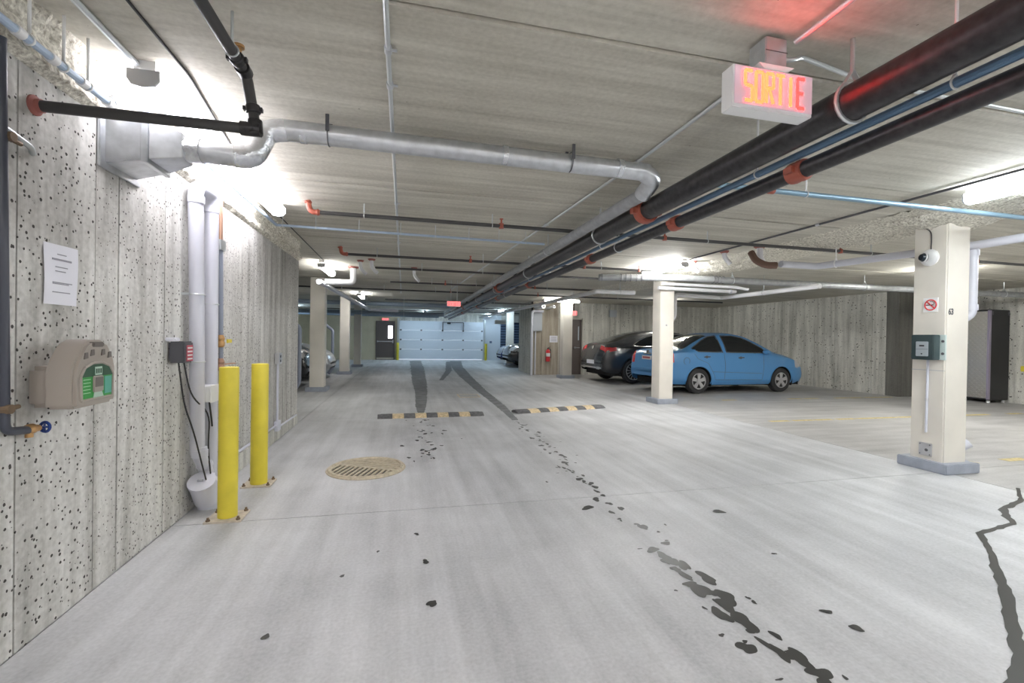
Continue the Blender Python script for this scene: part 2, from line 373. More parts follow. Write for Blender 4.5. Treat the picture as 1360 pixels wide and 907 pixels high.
# ================================================================ CEILING SERVICES
def hanger(parent, p, r, top=CEIL, material=None, rod=.006):
    p = Vector(p); m = MB().cyl((p.x, p.y, p.z+r*1.9), (p.x, p.y, top), rod, 8)
    return m, p
def ring_hanger(parent, p, d, r, material=None, top=CEIL, rod=.006):
    """clevis: rod down to a yoke and a band round the pipe"""
    p = Vector(p); m = MB().cyl((p.x, p.y, p.z+r*1.7), (p.x, p.y, top+.01), rod, 8)
    m.torus(p, d, r*1.08, max(.004, r*.12), 18, 6)
    s = Vector(d).cross(Vector((0, 0, 1))).normalized()*r*.85
    m.bar(p+s+Vector((0, 0, r*.6)), p+Vector((0, 0, r*1.8)), r*.25+.004, .004); m.bar(p-s+Vector((0, 0, r*.6)), p+Vector((0, 0, r*1.8)), r*.25+.004, .004)
    return m.build('hanger', material or M_EMT, parent)
def coupling(parent, p, d, r, material=None, w=.05):
    p = Vector(p); d = Vector(d).normalized(); m = MB()
    m.lathe(p-d*w, d, [(0, r*1.0), (.004, r*1.22), (w*.55, r*1.3), (w, r*1.22), (w*1.45, r*1.3), (2*w-.004, r*1.22), (2*w, r)], 18)
    s = d.cross(Vector((0, 0, 1))).normalized() if abs(d.z) < .9 else Vector((1, 0, 0))
    for k in (-1, 1): m.bar(p+s*k*r*1.15, p+s*k*r*1.65, w*1.1, r*.7)
    return m.build('coupling', material or M_ORANGE, parent)
def pipe(name, label, cat, pts, r, material, fillet=0, hang=(), coup=(), group=None, seg=14, hm=None, cm=None, part='pipe_run', rod=.006, cw=.05):
    """hang / coup: (segment index, fraction)"""
    t = thing(name, pts[0], label, cat, group)
    MB().tube(pts, r, seg, fillet).build(part, material, t)
    def at(q):
        i, f = q; a = Vector(pts[i]); b = Vector(pts[i+1]); return a.lerp(b, f), (b-a).normalized()
    for q in hang: p, d = at(q); ring_hanger(t, p, d, r, hm, rod=rod)
    for q in coup: p, d = at(q); coupling(t, p, d, r, cm, cw)
    return t
fr = lambda a, b, v: (v-a)/(b-a)
Y0, Y1 = -3.0, 23.0
def along(ys): return [(0, fr(Y0, Y1, v)) for v in ys]
def lerpx(x0, x1, y): return x0+(x1-x0)*fr(Y0, Y1, y)
# the bundle running to the garage door
pipe('drain_main', 'largest black steel main pipe running toward the garage door', 'pipe', [(1.86, Y0, 2.335), (2.02, Y1, 2.31)], .078, M_BLKPIPE,
     hang=along([-1, 1.6, 4.25, 7.0, 9.6, 12.2, 15, 18, 21]), coup=along([3.35, 9.3, 15.2]), rod=.009, cw=.045)
pipe('sprinkler_main', 'lower black pipe with orange couplings under the main pipe', 'pipe', [(2.04, Y0, 2.21), (2.2, Y1, 2.2)], .045, M_BLKPIPE,
     hang=along([-1.5, 4.2, 9.5, 14.8, 19]), coup=along([.6, 2.05, 3.2, 4.9, 7.6, 10.4, 13.4, 17]))
pipe('water_main', 'slim blue pipe tucked between the two black mains', 'pipe', [(2.0, Y0, 2.275), (2.13, Y1, 2.27)], .02, M_BLUEP, hang=along([1.3, 2.3, 4.5, 7.4, 11, 15]), seg=10, hm=M_WHITE)
pipe('vent_pipe', 'grey vent pipe lying along the upper side of the bundle', 'pipe', [(1.755, 3.12, 2.39), (1.80, Y1, 2.40)], .05, M_CAST, hang=[(0, .12), (0, .3), (0, .5), (0, .75)])
# galvanised duct: wall box, offset, long run across, elbow into the bundle
du = thing('exhaust_duct', (-1.48, 2.86, 2.25), 'galvanised exhaust duct crossing below the ceiling from wall box', 'duct')
b = MB()
b.add([(-1.48, 2.70, 2.13), (-1.48, 2.98, 2.13), (-1.48, 2.98, 2.42), (-1.48, 2.70, 2.42), (-1.33, 2.74, 2.17), (-1.33, 2.97, 2.17), (-1.33, 2.97, 2.40), (-1.33, 2.74, 2.40)],
      [(0, 1, 2, 3), (4, 7, 6, 5), (0, 4, 5, 1), (1, 5, 6, 2), (2, 6, 7, 3), (3, 7, 4, 0)])
b.build('wall_box', M_GALV, du, bevel=.004)
m = MB(); m.box(-1.482, -1.468, 2.66, 3.02, 2.10, 2.46); m.build('wall_flange', M_GALV, du, bevel=.003)
MB().box(-1.33, -1.30, 2.73, 2.98, 2.16, 2.41).build('seam_band', M_GALV, du, bevel=.003)
MB().add([(-1.30, 2.745, 2.18), (-1.30, 2.965, 2.18), (-1.30, 2.965, 2.395), (-1.30, 2.745, 2.395), (-1.17, 2.80, 2.225), (-1.17, 2.93, 2.225), (-1.17, 2.93, 2.355), (-1.17, 2.80, 2.355)],
         [(0, 1, 2, 3), (4, 7, 6, 5), (0, 4, 5, 1), (1, 5, 6, 2), (2, 6, 7, 3), (3, 7, 4, 0)]).build('transition', M_GALV, du, bevel=.003)
MB().cyl((-1.2, 2.865, 2.29), (-1.1, 2.865, 2.29), .066, 20).build('foil_collar', M_FOIL, du)
MB().tube([(-1.12, 2.865, 2.29), (-.93, 2.89, 2.29)], .06, 20).build('duct_section', M_GALV, du)
MB().tube([(-.95, 2.89, 2.29), (-.86, 2.91, 2.30), (-.80, 2.96, 2.48), (-.70, 2.97, 2.50)], .064, 20, .07).build('foil_elbow', M_FOIL, du)
MB().tube([(-.72, 2.97, 2.50), (1.70, 2.99, 2.495)], .061, 20).build('duct_section', M_GALV, du)
MB().tube([(1.66, 2.99, 2.495), (1.755, 2.99, 2.45), (1.755, 3.16, 2.39)], .062, 18, .1).build('end_elbow', M_GALV, du)
for x in (-.62, .62, 1.45): MB().cyl((x, 2.975, 2.499), (x+.035, 2.975, 2.499), .0635, 20).build('joint_tape', M_FOIL, du)
for x in (-.46, 1.1):
    m = MB().torus((x, 2.973, 2.499), (1, 0, 0), .064, .004, 20, 6); m.box(x-.01, x+.01, 2.90, 2.912, 2.5, 2.597); m.box(x-.01, x+.01, 3.034, 3.046, 2.5, 2.597); m.build('strap', M_DGREY, du)
# sprinkler branches: black pipes crossing the aisle
def branch(y, x0, x1, label, z=2.478, r=.02, hang=(), heads=(), drop=True, material=None):
    t = pipe('sprinkler_branch', label, 'pipe', [(x0, y, z), (x1, y, z)], r, material or M_DUSTPIPE, group='black sprinkler branch pipes across the aisle', seg=10,
             hang=[(0, fr(x0, x1, h)) for h in hang])
    for h in heads:
        m = MB().cyl((h, y, z), (h, y, z+.07), .011, 8); m.cyl((h, y, z+.07), (h, y, z+.078), .02, 10); m.cyl((h, y, z-.026), (h, y, z+.026), .027, 10)
        m.build('sprinkler_head', M_ORANGE, t)
    if drop:
        m = MB().tube([(x0+.05, y, z), (x0-.04, y, z), (x0-.06, y, CEIL-.015)], .026, 12, .05); m.torus((x0+.03, y, z), (1, 0, 0), .026, .008, 12, 6); m.torus((x0-.06, y, CEIL-.03), (0, 0, 1), .028, .01, 12, 6)
        m.build('end_elbow', M_ORANGE, t)
    return t
branch(4.77, -.86, 13.35, 'nearest black sprinkler branch crossing above the floor drain', hang=(-.4, .9, 3.52, 6.0, 7.4), heads=(1.0, 2.95, 5.5, 7.9))
branch(7.08, -.86, 4.2, 'second sprinkler branch from the camera with orange end elbow', hang=(-.4, 1.2, 3.2), heads=(1.0, 2.9, 3.9))
branch(8.3, -.5, 4.2, 'sprinkler branch just beyond the grey hanging drain pipe', hang=(.3, 1.4, 2.7), drop=False)
branch(10.35, -.3, 5.2, 'sprinkler branch hanging under the second red exit sign', hang=(.6, 1.6, 3.3), heads=(.9, 3.0), drop=False)
branch(12.1, -5.5, 9.5, 'long sprinkler branch passing the first left column top', hang=(-.5, .8, 2.6, 6), heads=(1.2, 3.6), drop=False)
branch(15.3, -.6, 4.3, 'sprinkler branch level with the second left column', hang=(0, 1.4, 3), drop=False)
branch(18.2, -3.5, 6.2, 'sprinkler branch two rows before the garage door', hang=(-1, 1, 3.2), drop=False)
branch(21.4, -4, 6.2, 'farthest sprinkler branch near the garage door', hang=(-1, 1, 3.2), drop=False)
pipe('water_pipe', 'blue water pipe crossing the ceiling behind first sprinkler branch', 'pipe', [(-1.37, 5.46, 2.48), (1.7, 5.46, 2.465)], .014, M_BLUEP2, seg=10,
     hang=[(0, v) for v in (.02, .13, .28, .43, .56, .69, .81, .92)], hm=M_EMT, rod=.004)
pipe('water_pipe', 'teal pipe crossing right of the bundle above column 63', 'pipe', [(2.22, 2.945, 2.445), (9.5, 2.945, 2.445)], .021, mat('teal_pipe', (.20, .31, .40), .35, .3), seg=12,
     hang=[(0, fr(2.22, 9.5, v)) for v in (3.05, 5.9, 8)], hm=M_WHITE, coup=[(0, fr(2.22, 9.5, 2.72))], cw=.03)
# sprinkler drop at upper left, ending in a wall flange
t = thing('sprinkler_pipe', (-.75, -3, 2.44), 'black sprinkler pipe turning down and into left wall flange', 'pipe')
MB().tube([(-.76, -3, 2.44), (-.70, 2.27, 2.44), (-.66, 2.27, 2.20), (-1.47, 2.27, 2.20)], .023, 14, .045).build('pipe_run', M_DUSTPIPE, t)
ring_hanger(t, (-.70, 2.09, 2.44), (0, 1, 0), .023); coupling(t, (-.70, 2.15, 2.44), (0, 1, 0), .024, M_BLKPIPE, .02)
coupling(t, (-.672, 2.27, 2.29), (.1, 0, -1), .024, M_BLKPIPE, .02)
for a, b in (((-.70, 2.205, 2.44), (-.70, 2.26, 2.44)), ((-.665, 2.27, 2.24), (-.66, 2.27, 2.18)), ((-.64, 2.27, 2.2), (-.72, 2.27, 2.2))): MB().cyl(a, b, .031, 14).build('elbow_fitting', M_BLKPIPE, t)
m = MB().cyl((-.70, 2.17, 2.44), (-.70, 2.17, 2.51), .011, 8); m.cyl((-.70, 2.17, 2.5), (-.70, 2.17, 2.51), .022, 12); m.build('sprinkler_head', M_BRASS, t)
m = MB().lathe((-1.482, 2.27, 2.20), (1, 0, 0), [(0, .04), (.008, .04), (.014, .027), (.03, .027)], 18); m.build('wall_flange', M_REDOX, t)
# pale water line along the wall top, stepping out and on to the crossing pipe
t = pipe('water_line', 'pale blue water line clipped along the foam at left wall top', 'pipe', [(-1.40, -3, 2.37), (-1.40, 2.60, 2.385), (-1.37, 2.69, 2.48), (-1.37, 5.46, 2.48)], .016, M_BLUEP2, .04, hang=[(1, .2), (2, .3), (2, .6)], hm=M_WHITE, seg=10)
for y_ in (2.12, 2.30, 2.45): ring_hanger(t, (-1.40, y_, 2.383), (0, 1, 0), .017, M_WHITE)
for y_ in (2.05, 2.22, 2.40, 2.58): MB().cyl((-1.40, y_, 2.383), (-1.40, y_+.035, 2.383), .021, 12).build('sleeve', M_WHITE, t)
# electrical conduits on the ceiling
def conduit(label, pts, r=.0105, straps=(), fillet=.08, name='conduit', material=None):
    t = thing(name, pts[0], label, 'conduit'); MB().tube(pts, r, 10, fillet).build('tube', material or M_EMT, t)
    for i, f in straps:
        p = Vector(pts[i]).lerp(Vector(pts[i+1]), f); d = (Vector(pts[i+1])-Vector(pts[i])).normalized()
        s = d.cross(Vector((0, 0, 1))).normalized(); m = MB().cyl(p-d*.022, p+d*.022, r*1.45, 12); m.bar(p+s*r, p+s*(r+.028), .018, .004); m.build('strap', M_GALV, t)
    return t
conduit('straight ceiling conduit running above the floor drain', [(-.085, -3, 2.579), (-.09, 14, 2.579)], .012, [(0, fr(-3, 14, v)) for v in (.8, 2.15, 2.45, 4.6, 6.5, 9, 11)])
conduit('ceiling conduit feeding the near exit sign from behind', [(1.61, -3, 2.579), (1.63, 1.64, 2.579)], .0125, [(0, .9), (0, .6)])
conduit('diagonal looking conduit from exit sign toward garage door', [(1.64, 1.76, 2.579), (1.64, 3.1, 2.579), (1.24, 12.5, 2.579)], .0115, [(0, .95), (1, .2), (1, .45), (1, .7)])
conduit('bent conduit leaving exit sign box toward the right', [(1.60, 1.70, 2.53), (1.68, 1.70, 2.545), (1.74, 1.72, 2.579), (2.2, 1.80, 2.579), (4.4, 1.82, 2.579)], .010)
conduit('dark conduit along the foam beam over the right columns', [(4.395, -3, 2.579), (4.40, 6.45, 2.579)], .011, [(0, .55), (0, .75)], material=M_DGREY)
conduit('steel conduit feeding the long left wall light', [(-1.27, -.5, 2.58), (-1.275, 2.6, 2.58)], .014)
conduit('thin dark cable stapled along the ceiling above left light', [(-1.09, -3, 2.592), (-1.08, 2.65, 2.592), (-1.17, 3.4, 2.592), (-1.35, 5.05, 2.592), (-1.38, 8.6, 2.592)], .006, name='ceiling_cable', material=M_WIRE)
# ---------------------------------------------------------------- fluorescent fixtures
def fixture(x, y0, y1, label, col=(1, .97, 1), k=1, along_y=True, z=CEIL, w=.13):
    t = thing('light_fixture', (x, (y0+y1)/2, z) if along_y else ((y0+y1)/2, x, z), label, 'light', 'fluorescent ceiling lights')
    em = mat('lens_%d_%d_%d_%d' % (*[int(c*100) for c in col], int(k*10)), (.9, .9, .9), .4, emit=col, estr=LAMP*k)
    def P(m, n, mt):
        if not along_y: m.v = [(b, a, c) for a, b, c in m.v]
        return m.build(n, mt, t)
    P(MB().box(x-w*.35, x+w*.35, y0+.013, y1-.013, z-.07, z), 'housing', M_WHITE)
    sec = [(-w/2, -.05), (w/2, -.05), (w/2, -.095), (w*.36, -.122), (0, -.13), (-w*.36, -.122), (-w/2, -.095)]
    P(MB().prism(sec, (x, y0+.012, z), (1, 0, 0), (0, 0, 1), (0, 1, 0), y1-y0-.024), 'lens', em)
    sec2 = [(a*1.06, b*1.04) for a, b in sec]
    for yy in (y0, y1-.012): P(MB().prism(sec2, (x, yy, z), (1, 0, 0), (0, 0, 1), (0, 1, 0), .012), 'end_cap', M_ALLOY)
    return t
LIL = (.97, .94, 1.0); COOL = (.62, .82, 1.0)
fixture(-1.24, 2.56, 5.0, 'long lilac glowing fluorescent light above the left wall pipes', LIL, .6)
fixture(4.62, .45, 2.86, 'white fluorescent light on the foam beam near column 63', (.9, .96, 1), 1.25)
fixture(4.36, 6.45, 7.67, 'bright fluorescent light over the column by the blue car', (1, 1, 1), 2.6)
fixture(-1.42, 8.55, 9.75, 'short fluorescent light past the end of left wall', (1, 1, .97), 1.0)
fixture(-1.3, 14.2, 15.4, 'small fluorescent light between the left columns', (1, 1, 1), .9)
fixture(4.35, 19.6, 20.8, 'glowing light beside the far right column', COOL, 1.2)
fixture(4.6, 24.0, 25.2, 'farthest ceiling light near the garage door', COOL, .9)
fixture(13.95, 4.35, 5.55, 'fluorescent strip light above the grey block wall', (1, 1, .97), .9, along_y=False)
fixture(-4.8, 20.2, 22.6, 'ceiling light in far left parking bays', COOL, .8)
fixture(1.0, 22.6, 25.0, 'added fill light in front of garage door', COOL, .7)  # invented fixture, added for even light at the far end
fixture(-1.24, -3.0, -.6, 'added fill light above the left wall behind the viewer', LIL, 1.4)  # added out of view to keep the left wall lit
fixture(4.62, -4.2, -1.8, 'added fill light on the foam beam behind the viewer', (1, 1, 1), 1.1)  # unseen lamp added behind the camera for even lighting
fixture(9.2, 1.5, 3.9, 'added fill light over the right parking bays', (1, 1, 1), 1.5)  # added outside the frame to brighten the right bays
fixture(9.0, 5.62, 6.24, 'added bay fill light hidden behind column 63', (1, 1, .96), 4.2)  # fill lamp added for the right wall, short enough to stay behind the column
fixture(8.05, 12.5, 13.4, 'added bay fill light above the dark suv behind mid column', (1, 1, .96), 2.0)  # lamp added to lift the back wall and cars, concealed by the column
fixture(1.4, -3.6, -1.2, 'added fill light over the aisle behind the viewer', (1, 1, 1), 1.0)  # unseen aisle lamp, added to flatten the overall light
# ---------------------------------------------------------------- exit signs
M_SIGNF = mat('sign_face', (.80, .66, .74), .35, emit=(1, .55, .65), estr=.06)
M_SIGNL = mat('sign_letters', (.9, .3, .12), .4, emit=(1, .022, .007), estr=9)
M_SIGNR = mat('sign_red_tube', (.9, .05, .08), .4, emit=(1, .008, .006), estr=9)
GL = {'S': [[(1, 1), (0, 1), (0, .52), (1, .48), (1, 0), (0, 0)]], 'O': [[(0, 0), (0, 1), (1, 1), (1, 0), (0, 0)]],
      'R': [[(0, 0), (0, 1), (1, 1), (1, .52), (0, .5)], [(.4, .5), (1, 0)]], 'T': [[(-.1, 1), (1.1, 1)], [(.5, 1), (.5, 0)]],
      'I': [[(.5, 0), (.5, 1)]], 'E': [[(1, 1), (0, 1), (0, 0), (1, 0)], [(0, .5), (.8, .5)]]}
def sign(word, x0, x1, y, z0, z1, label, near=True, group='red exit signs'):
    t = thing('exit_sign', ((x0+x1)/2, y, z1), label, 'sign', group)
    MB().box(x0, x1, y, y+.075, z0, z1).build('housing', M_WHITE, t, bevel=.004)
    MB().box(x0+.006, x1-.006, y-.004, y, z0+.014, z1-.006).build('face_panel', M_SIGNF if near else mat('far_sign_face', (.8, .2, .22), .4, emit=(1, .12, .12), estr=.9), t)
    n = len(word); a = x0+(x1-x0)*.115; b = x1-(x1-x0)*.10; h0 = z0+(z1-z0)*.17; h1 = z1-(z1-z0)*.13; cw = (b-a)/n
    for i, ch in enumerate(word):
        m = MB(); u0 = a+cw*(i+.16); uw = cw*.66
        for st in GL[ch]:
            for p, q in zip(st[:-1], st[1:]):
                m.bar((u0+p[0]*uw, y-.006, h0+p[1]*(h1-h0)), (u0+q[0]*uw, y-.006, h0+q[1]*(h1-h0)), (z1-z0)*.075, .004, up=(0, 1, 0))
        m.build('letter', (M_SIGNR if ch == 'E' and near else M_SIGNL) if near else M_WHITE, t)
    return t
sg = sign('SORTIE', 1.335, 1.742, 1.66, 2.275, 2.455, 'lit SORTIE exit sign hanging near the camera')
m = MB().add([(1.46, 1.655, 2.475), (1.64, 1.655, 2.475), (1.64, 1.76, 2.475), (1.46, 1.76, 2.475), (1.49, 1.66, 2.455), (1.60, 1.66, 2.455), (1.60, 1.74, 2.455), (1.49, 1.74, 2.455)],
             [(0, 1, 2, 3), (4, 7, 6, 5), (0, 4, 5, 1), (1, 5, 6, 2), (2, 6, 7, 3), (3, 7, 4, 0)]); m.build('canopy', M_WHITE, sg)
MB().box(1.495, 1.605, 1.66, 1.76, 2.475, 2.598).build('junction_box', M_GALV, sg, bevel=.004)
MB().box(1.494, 1.606, 1.659, 1.66, 2.535, 2.539).build('box_seam', M_DGREY, sg)
s2 = sign('SORTIE', .96, 1.27, 10.5, 1.99, 2.11, 'small red exit sign hanging midway down the aisle', False)
m = MB().cyl((1.05, 10.53, 2.11), (1.05, 10.53, 2.6), .006, 8); m.cyl((1.19, 10.53, 2.11), (1.19, 10.53, 2.6), .006, 8); m.build('hanging_rod', M_EMT, s2)
s3 = sign('SORTIE', 5.70, 5.98, 15.2, 2.12, 2.29, 'red exit sign by pillar above the brown door', False); MB().box(5.78, 5.9, 15.2, 15.275, 2.29, 2.6).build('stem', M_BROWN, s3)
s4 = sign('SORTIE', -1.15, -.8, 25.68, 2.14, 2.27, 'red exit sign above the door with lit window', False); MB().box(-1.05, -.9, 25.72, 25.8, 2.16, 2.25).build('bracket', M_WHITE, s4)
# ---------------------------------------------------------------- right hand drain and waste pipes
t = pipe('drain_pipe', 'thick grey cast drain hanging across the right bays', 'pipe', [(3.35, 7.5, 2.385), (4.7, 7.1, 2.385), (13.35, 6.75, 2.35)], .058, M_CAST, hang=[(1, .12), (1, .45), (1, .62), (1, .85)])
for x in (3.4, 3.72, 3.8, 3.88, 3.98, 4.06): MB().torus((x, 7.5-(x-3.35)*.3, 2.385), (1, -.3, 0), .064, .006, 18, 6).build('clamp_ring', M_DGREY, t)
for x in (5.35, 5.42, 5.49, 5.56): MB().torus((x, 7.08, 2.384), (1, 0, 0), .064, .006, 18, 6).build('clamp_ring', M_DGREY, t)
pipe('waste_pipe', 'white waste pipe from mid column left then down the aisle', 'pipe', [(5.05, 9.35, 2.35), (4.15, 9.35, 2.35), (4.0, 13.8, 2.33), (3.7, 22.5, 2.3)], .05, M_PVCW, .08, hang=[(0, .4), (1, .3), (2, .2), (2, .6)])
t = pipe('waste_pipe', 'white pipe with a drop behind the mid column turning toward viewer', 'pipe', [(5.50, 8.75, .9), (5.50, 8.75, 1.62), (5.72, 8.80, 1.80), (5.72, 8.80, 2.29), (6.85, 8.78, 2.25), (6.85, 6.3, 2.25)], .043, M_PVCW, .07, hang=[(4, .5)])
for z in (1.55, 2.2): MB().cyl((5.5 if z < 2 else 5.72, 8.75 if z < 2 else 8.8, z), (5.5 if z < 2 else 5.72, 8.75 if z < 2 else 8.8, z+.07), .05, 16).build('sleeve', M_PVCW, t)
pipe('supply_pipe', 'slim white supply pipe right of the mid column upper row', 'pipe', [(5.0, 8.15, 2.42), (6.7, 8.15, 2.42), (6.9, 8.0, 2.36)], .03, M_PVCW, .05)
pipe('supply_pipe', 'white supply pipe right of the mid column lower row', 'pipe', [(4.95, 8.2, 2.34), (6.75, 8.2, 2.33)], .036, M_PVCW, 0, coup=[(0, .93)], cm=M_PVC, cw=.02)
t = pipe('waste_pipe', 'pale grey waste pipe passing behind column 63 with floor drop', 'pipe', [(4.75, 4.95, 2.30), (5.32, 4.95, 2.30), (5.77, 3.5, 2.325), (5.79, -2, 2.34)], .043, M_PVC, .06, hang=[(1, .15), (2, .17)], hm=M_WHITE)
MB().tube([(5.79, 3.52, 2.31), (5.79, 3.52, 1.60), (5.67, 3.66, 1.48), (5.67, 3.66, .2)], .036, 14, .06).build('drop_pipe', M_PVC, t)
MB().tube([(5.70, 3.66, .3), (5.71, 3.64, .15), (5.84, 3.56, .25)], .05, 16, .05).build('cleanout', M_PVC, t)
for p in ((5.79, 3.52, 2.22), (5.79, 3.52, 1.65)): MB().cyl(p, (p[0], p[1], p[2]+.06), .045, 16).build('sleeve', M_PVC, t)
def floor_stub(x, y, label, r=.045, kind=0, z=2.3):
    t = thing('drain_stub', (x, y, CEIL), label, 'pipe', 'drain stubs through the ceiling')
    MB().lathe((x, y, CEIL+.005), (0, 0, -1), [(0, r*2), (.02, r*1.9), (.035, r*1.3)], 16).build('firestop_collar', M_REDOX, t)
    MB().tube([(x, y, CEIL), (x, y, z+.1), (x+.1, y, z)] if kind == 0 else [(x, y, CEIL), (x, y, z), (x-.5, y, z-.01)], r, 14, .07).build('pipe_run', M_PVCW, t)
    return t
t = floor_stub(4.74, 5.3, 'rusty trap under a red collar beside the foam beam', .04, 0, 2.33)
MB().tube([(4.60, 5.3, 2.5), (4.58, 5.2, 2.38), (4.66, 5.1, 2.30), (4.78, 5.05, 2.30)], .045, 14, .06).build('trap', mat('rusty_iron', (.20, .12, .09), .7, .2), t)
floor_stub(4.53, 5.75, 'white drain stub dropping from red collar at right', .032, 0, 2.42)
floor_stub(4.62, 6.6, 'drain stub behind the bright mid aisle light', .03, 0, 2.42)
floor_stub(-.95, 9.2, 'white elbowed drain dropping left of the aisle', .055, 1, 2.30)
floor_stub(-.75, 8.35, 'thin drain stub left of its twin past left wall', .03, 0, 2.36)
floor_stub(-.55, 8.15, 'thin drain stub right of its twin past left wall', .032, 0, 2.36)
floor_stub(.18, 8.9, 'single drain stub hanging near the aisle centre', .03, 0, 2.34)
pipe('drain_pipe', 'grey drain running past the left columns under ceiling', 'pipe', [(-1.55, 9.1, 2.28), (-1.2, 17, 2.22), (-.2, 17.2, 2.22)], .05, M_PVC, .1, hang=[(0, .3), (0, .9)])
for y_, z_, r_, n_ in ((16.6, 2.42, .07, 'first'), (19, 2.22, .09, 'second'), (22, 2.26, .06, 'third')):
    pipe('header_pipe', 'blue grey header pipe, %s of three crossing toward garage door' % n_, 'pipe', [(-6.5, y_, z_), (1.62, y_, z_)], r_, mat('blue_grey_paint', (.30, .37, .46), .4, .2), hang=[(0, .6), (0, .8)])
for i, (x, y, nm) in enumerate(((-2.2, 10.8, 'first'), (-2.2, 15.6, 'second'), (-2.15, 19.55, 'third'))):
    pipe('downpipe', 'grey offset downpipe beside the %s left column' % nm, 'pipe', [(x-.25, y, 2.3), (x-.25, y, 1.62), (x-.02, y, 1.45), (x-.02, y, .22), (x-.14, y, .05)], .045, mat('slate_pipe', (.26, .29, .36), .45), .07, group='downpipes at left columns')
MB().lathe((5.45, 8.72, .09), (.35, -.7, .35), [(0, .05), (.08, .05), (.085, .06), (.13, .06), (.132, .04)], 16).build('cleanout_cap', M_PVCW, cmid)
# ================================================================ LEFT WALL ITEMS
XW = -1.48
# notice
pa = thing('paper_notice', (XW, 2.42, 1.39), 'white printed paper notice taped to left concrete wall', 'notice')
m = MB().grid(lambda u, v: (XW+.006+.003*math.sin(u*5+v*4), 2.318+.203*u, 1.395+.262*v), 8, 8); m.build('sheet', M_PAPER, pa)
for k, (a, b) in enumerate(((.35, .62), (.2, .78), (.2, .78), (.3, .66), (.3, .6), (.22, .8), (.22, .7), (.22, .74))):
    z = 1.395+.262*(.83, .75, .735, .62, .55, .36, .34, .2)[k]
    MB().box(XW+.0095, XW+.0105, 2.318+.203*a, 2.318+.203*b, z, z+.004).build('text_line', M_PRINT, pa)
# eyewash station
ey = thing('eyewash_station', (XW, 2.35, .97), 'taupe wall mounted eyewash station with green label', 'eyewash station')
MB().box(-1.478, -1.385, 2.235, 2.5, .965, 1.135).build('wall_bracket', M_TAUPE, ey, bevel=.018)
out = [(0, 0), (.25, .0), (.262, .02), (.262, .16), (.245, .21), (.205, .265), (.165, .28), (.1, .28), (.06, .262), (.018, .205), (-.005, .16), (-.005, .02)]
MB().prism(out, (-1.385, 2.185, .965), (0, 1, 0), (0, 0, 1), (1, 0, 0), .105).build('tank', M_TAUPE, ey, bevel=.022)
lab = [(.03, .03), (.23, .03), (.235, .13), (.21, .165), (.16, .182), (.1, .182), (.05, .165), (.025, .13)]
rim = MB(); n_ = len(lab)
for i in range(n_): a = lab[i]; b = lab[(i+1) % n_]; rim.cyl((-1.278, 2.185+a[0], .965+a[1]), (-1.278, 2.185+b[0], .965+b[1]), .006, 8)
rim.build('label_rim', M_TAUPE, ey)
lb = MB().prism(lab, (-1.282, 2.185, .965), (0, 1, 0), (0, 0, 1), (1, 0, 0), .005).build('label', M_GREEN, ey)
MB().prism([(.028, .125), (.232, .125), (.21, .162), (.16, .178), (.1, .178), (.05, .162)], (-1.279, 2.185, .965), (0, 1, 0), (0, 0, 1), (1, 0, 0), .003).build('label_band', M_GREEND, lb)
MB().box(-1.2775, -1.274, 2.185+.11, 2.185+.155, 1.095, 1.13).build('logo_plate', mat('label_pale_green', (.45, .6, .5), .4), lb)
for k in range(3): MB().box(-1.2742, -1.2735, 2.185+.114+k*.014, 2.185+.123+k*.014, 1.102, 1.122).build('logo_mark', M_GREEND, lb)
for k in range(5): MB().box(-1.2775, -1.2765, 2.185+.04, 2.185+.085, 1.022+k*.014, 1.0245+k*.014).build('text_line', mat('label_print', (.55, .75, .55), .5), lb)
MB().box(-1.2775, -1.275, 2.185+.175, 2.185+.222, 1.01, 1.085).build('picture_panel', mat('label_teal', (.12, .42, .32), .4), lb)
MB().prism([(.10, .0), (.17, .0), (.155, .03), (.11, .03)], (-1.2775, 2.185, .998), (0, 1, 0), (0, 0, 1), (1, 0, 0), .002).build('arrow_mark', mat('label_pale_green', (.45, .6, .5), .4), lb)
MB().box(-1.279, -1.270, 2.185+.095, 2.185+.162, 1.022, 1.092).build('pull_recess', M_TAUPE, ey, bevel=.004)
MB().box(-1.2705, -1.2685, 2.185+.103, 2.185+.154, 1.045, 1.086).build('recess_shadow', M_TAUPED, ey)
for a in (.045, .085, .155, .2): MB().prism([(0, 0), (.024, .004), (.022, .028), (.005, .026)], (-1.284, 2.185+a, 1.165+(.012 if .06 < a < .18 else 0)), (0, 1, 0), (0, 0, 1), (1, 0, 0), .008).build('vent_hole', M_TAUPED, ey)
MB().box(-1.30, -1.274, 2.185+.098, 2.185+.17, 1.215, 1.236).build('handle_slot', M_TAUPED, ey, bevel=.004)
# hose pipe with valve
t = thing('hose_tap', (XW, 2.09, .88), 'dark vertical pipe with brass valve and blue handle', 'tap')
MB().tube([(-1.445, 2.06, 2.35), (-1.445, 2.09, .9), (-1.445, 2.20, .885)], .016, 12, .035).build('riser_pipe', mat('dark_riser', (.05, .055, .075), .4), t)
for z in (.985, 2.0):
    MB().cyl((-1.48, 2.085, z), (-1.42, 2.085, z), .018, 10).build('clamp', M_BOLT, t); MB().cyl((-1.45, 2.085, z), (-1.45, 2.16, z), .009, 8).build('clamp_bolt', M_BOLT, t)
m = MB().cyl((-1.445, 2.16, .888), (-1.445, 2.25, .884), .014, 12); m.cyl((-1.445, 2.205, .89), (-1.445, 2.205, .855), .013, 12); m.lathe((-1.445, 2.19, .887), (0, 1, 0), [(0, .014), (.012, .021), (.03, .021), (.04, .014)], 12)
m.build('valve_body', M_BRASS, t)
m = MB().torus((-1.44, 2.28, .882), (.25, 1, 0), .02, .006, 14, 6)
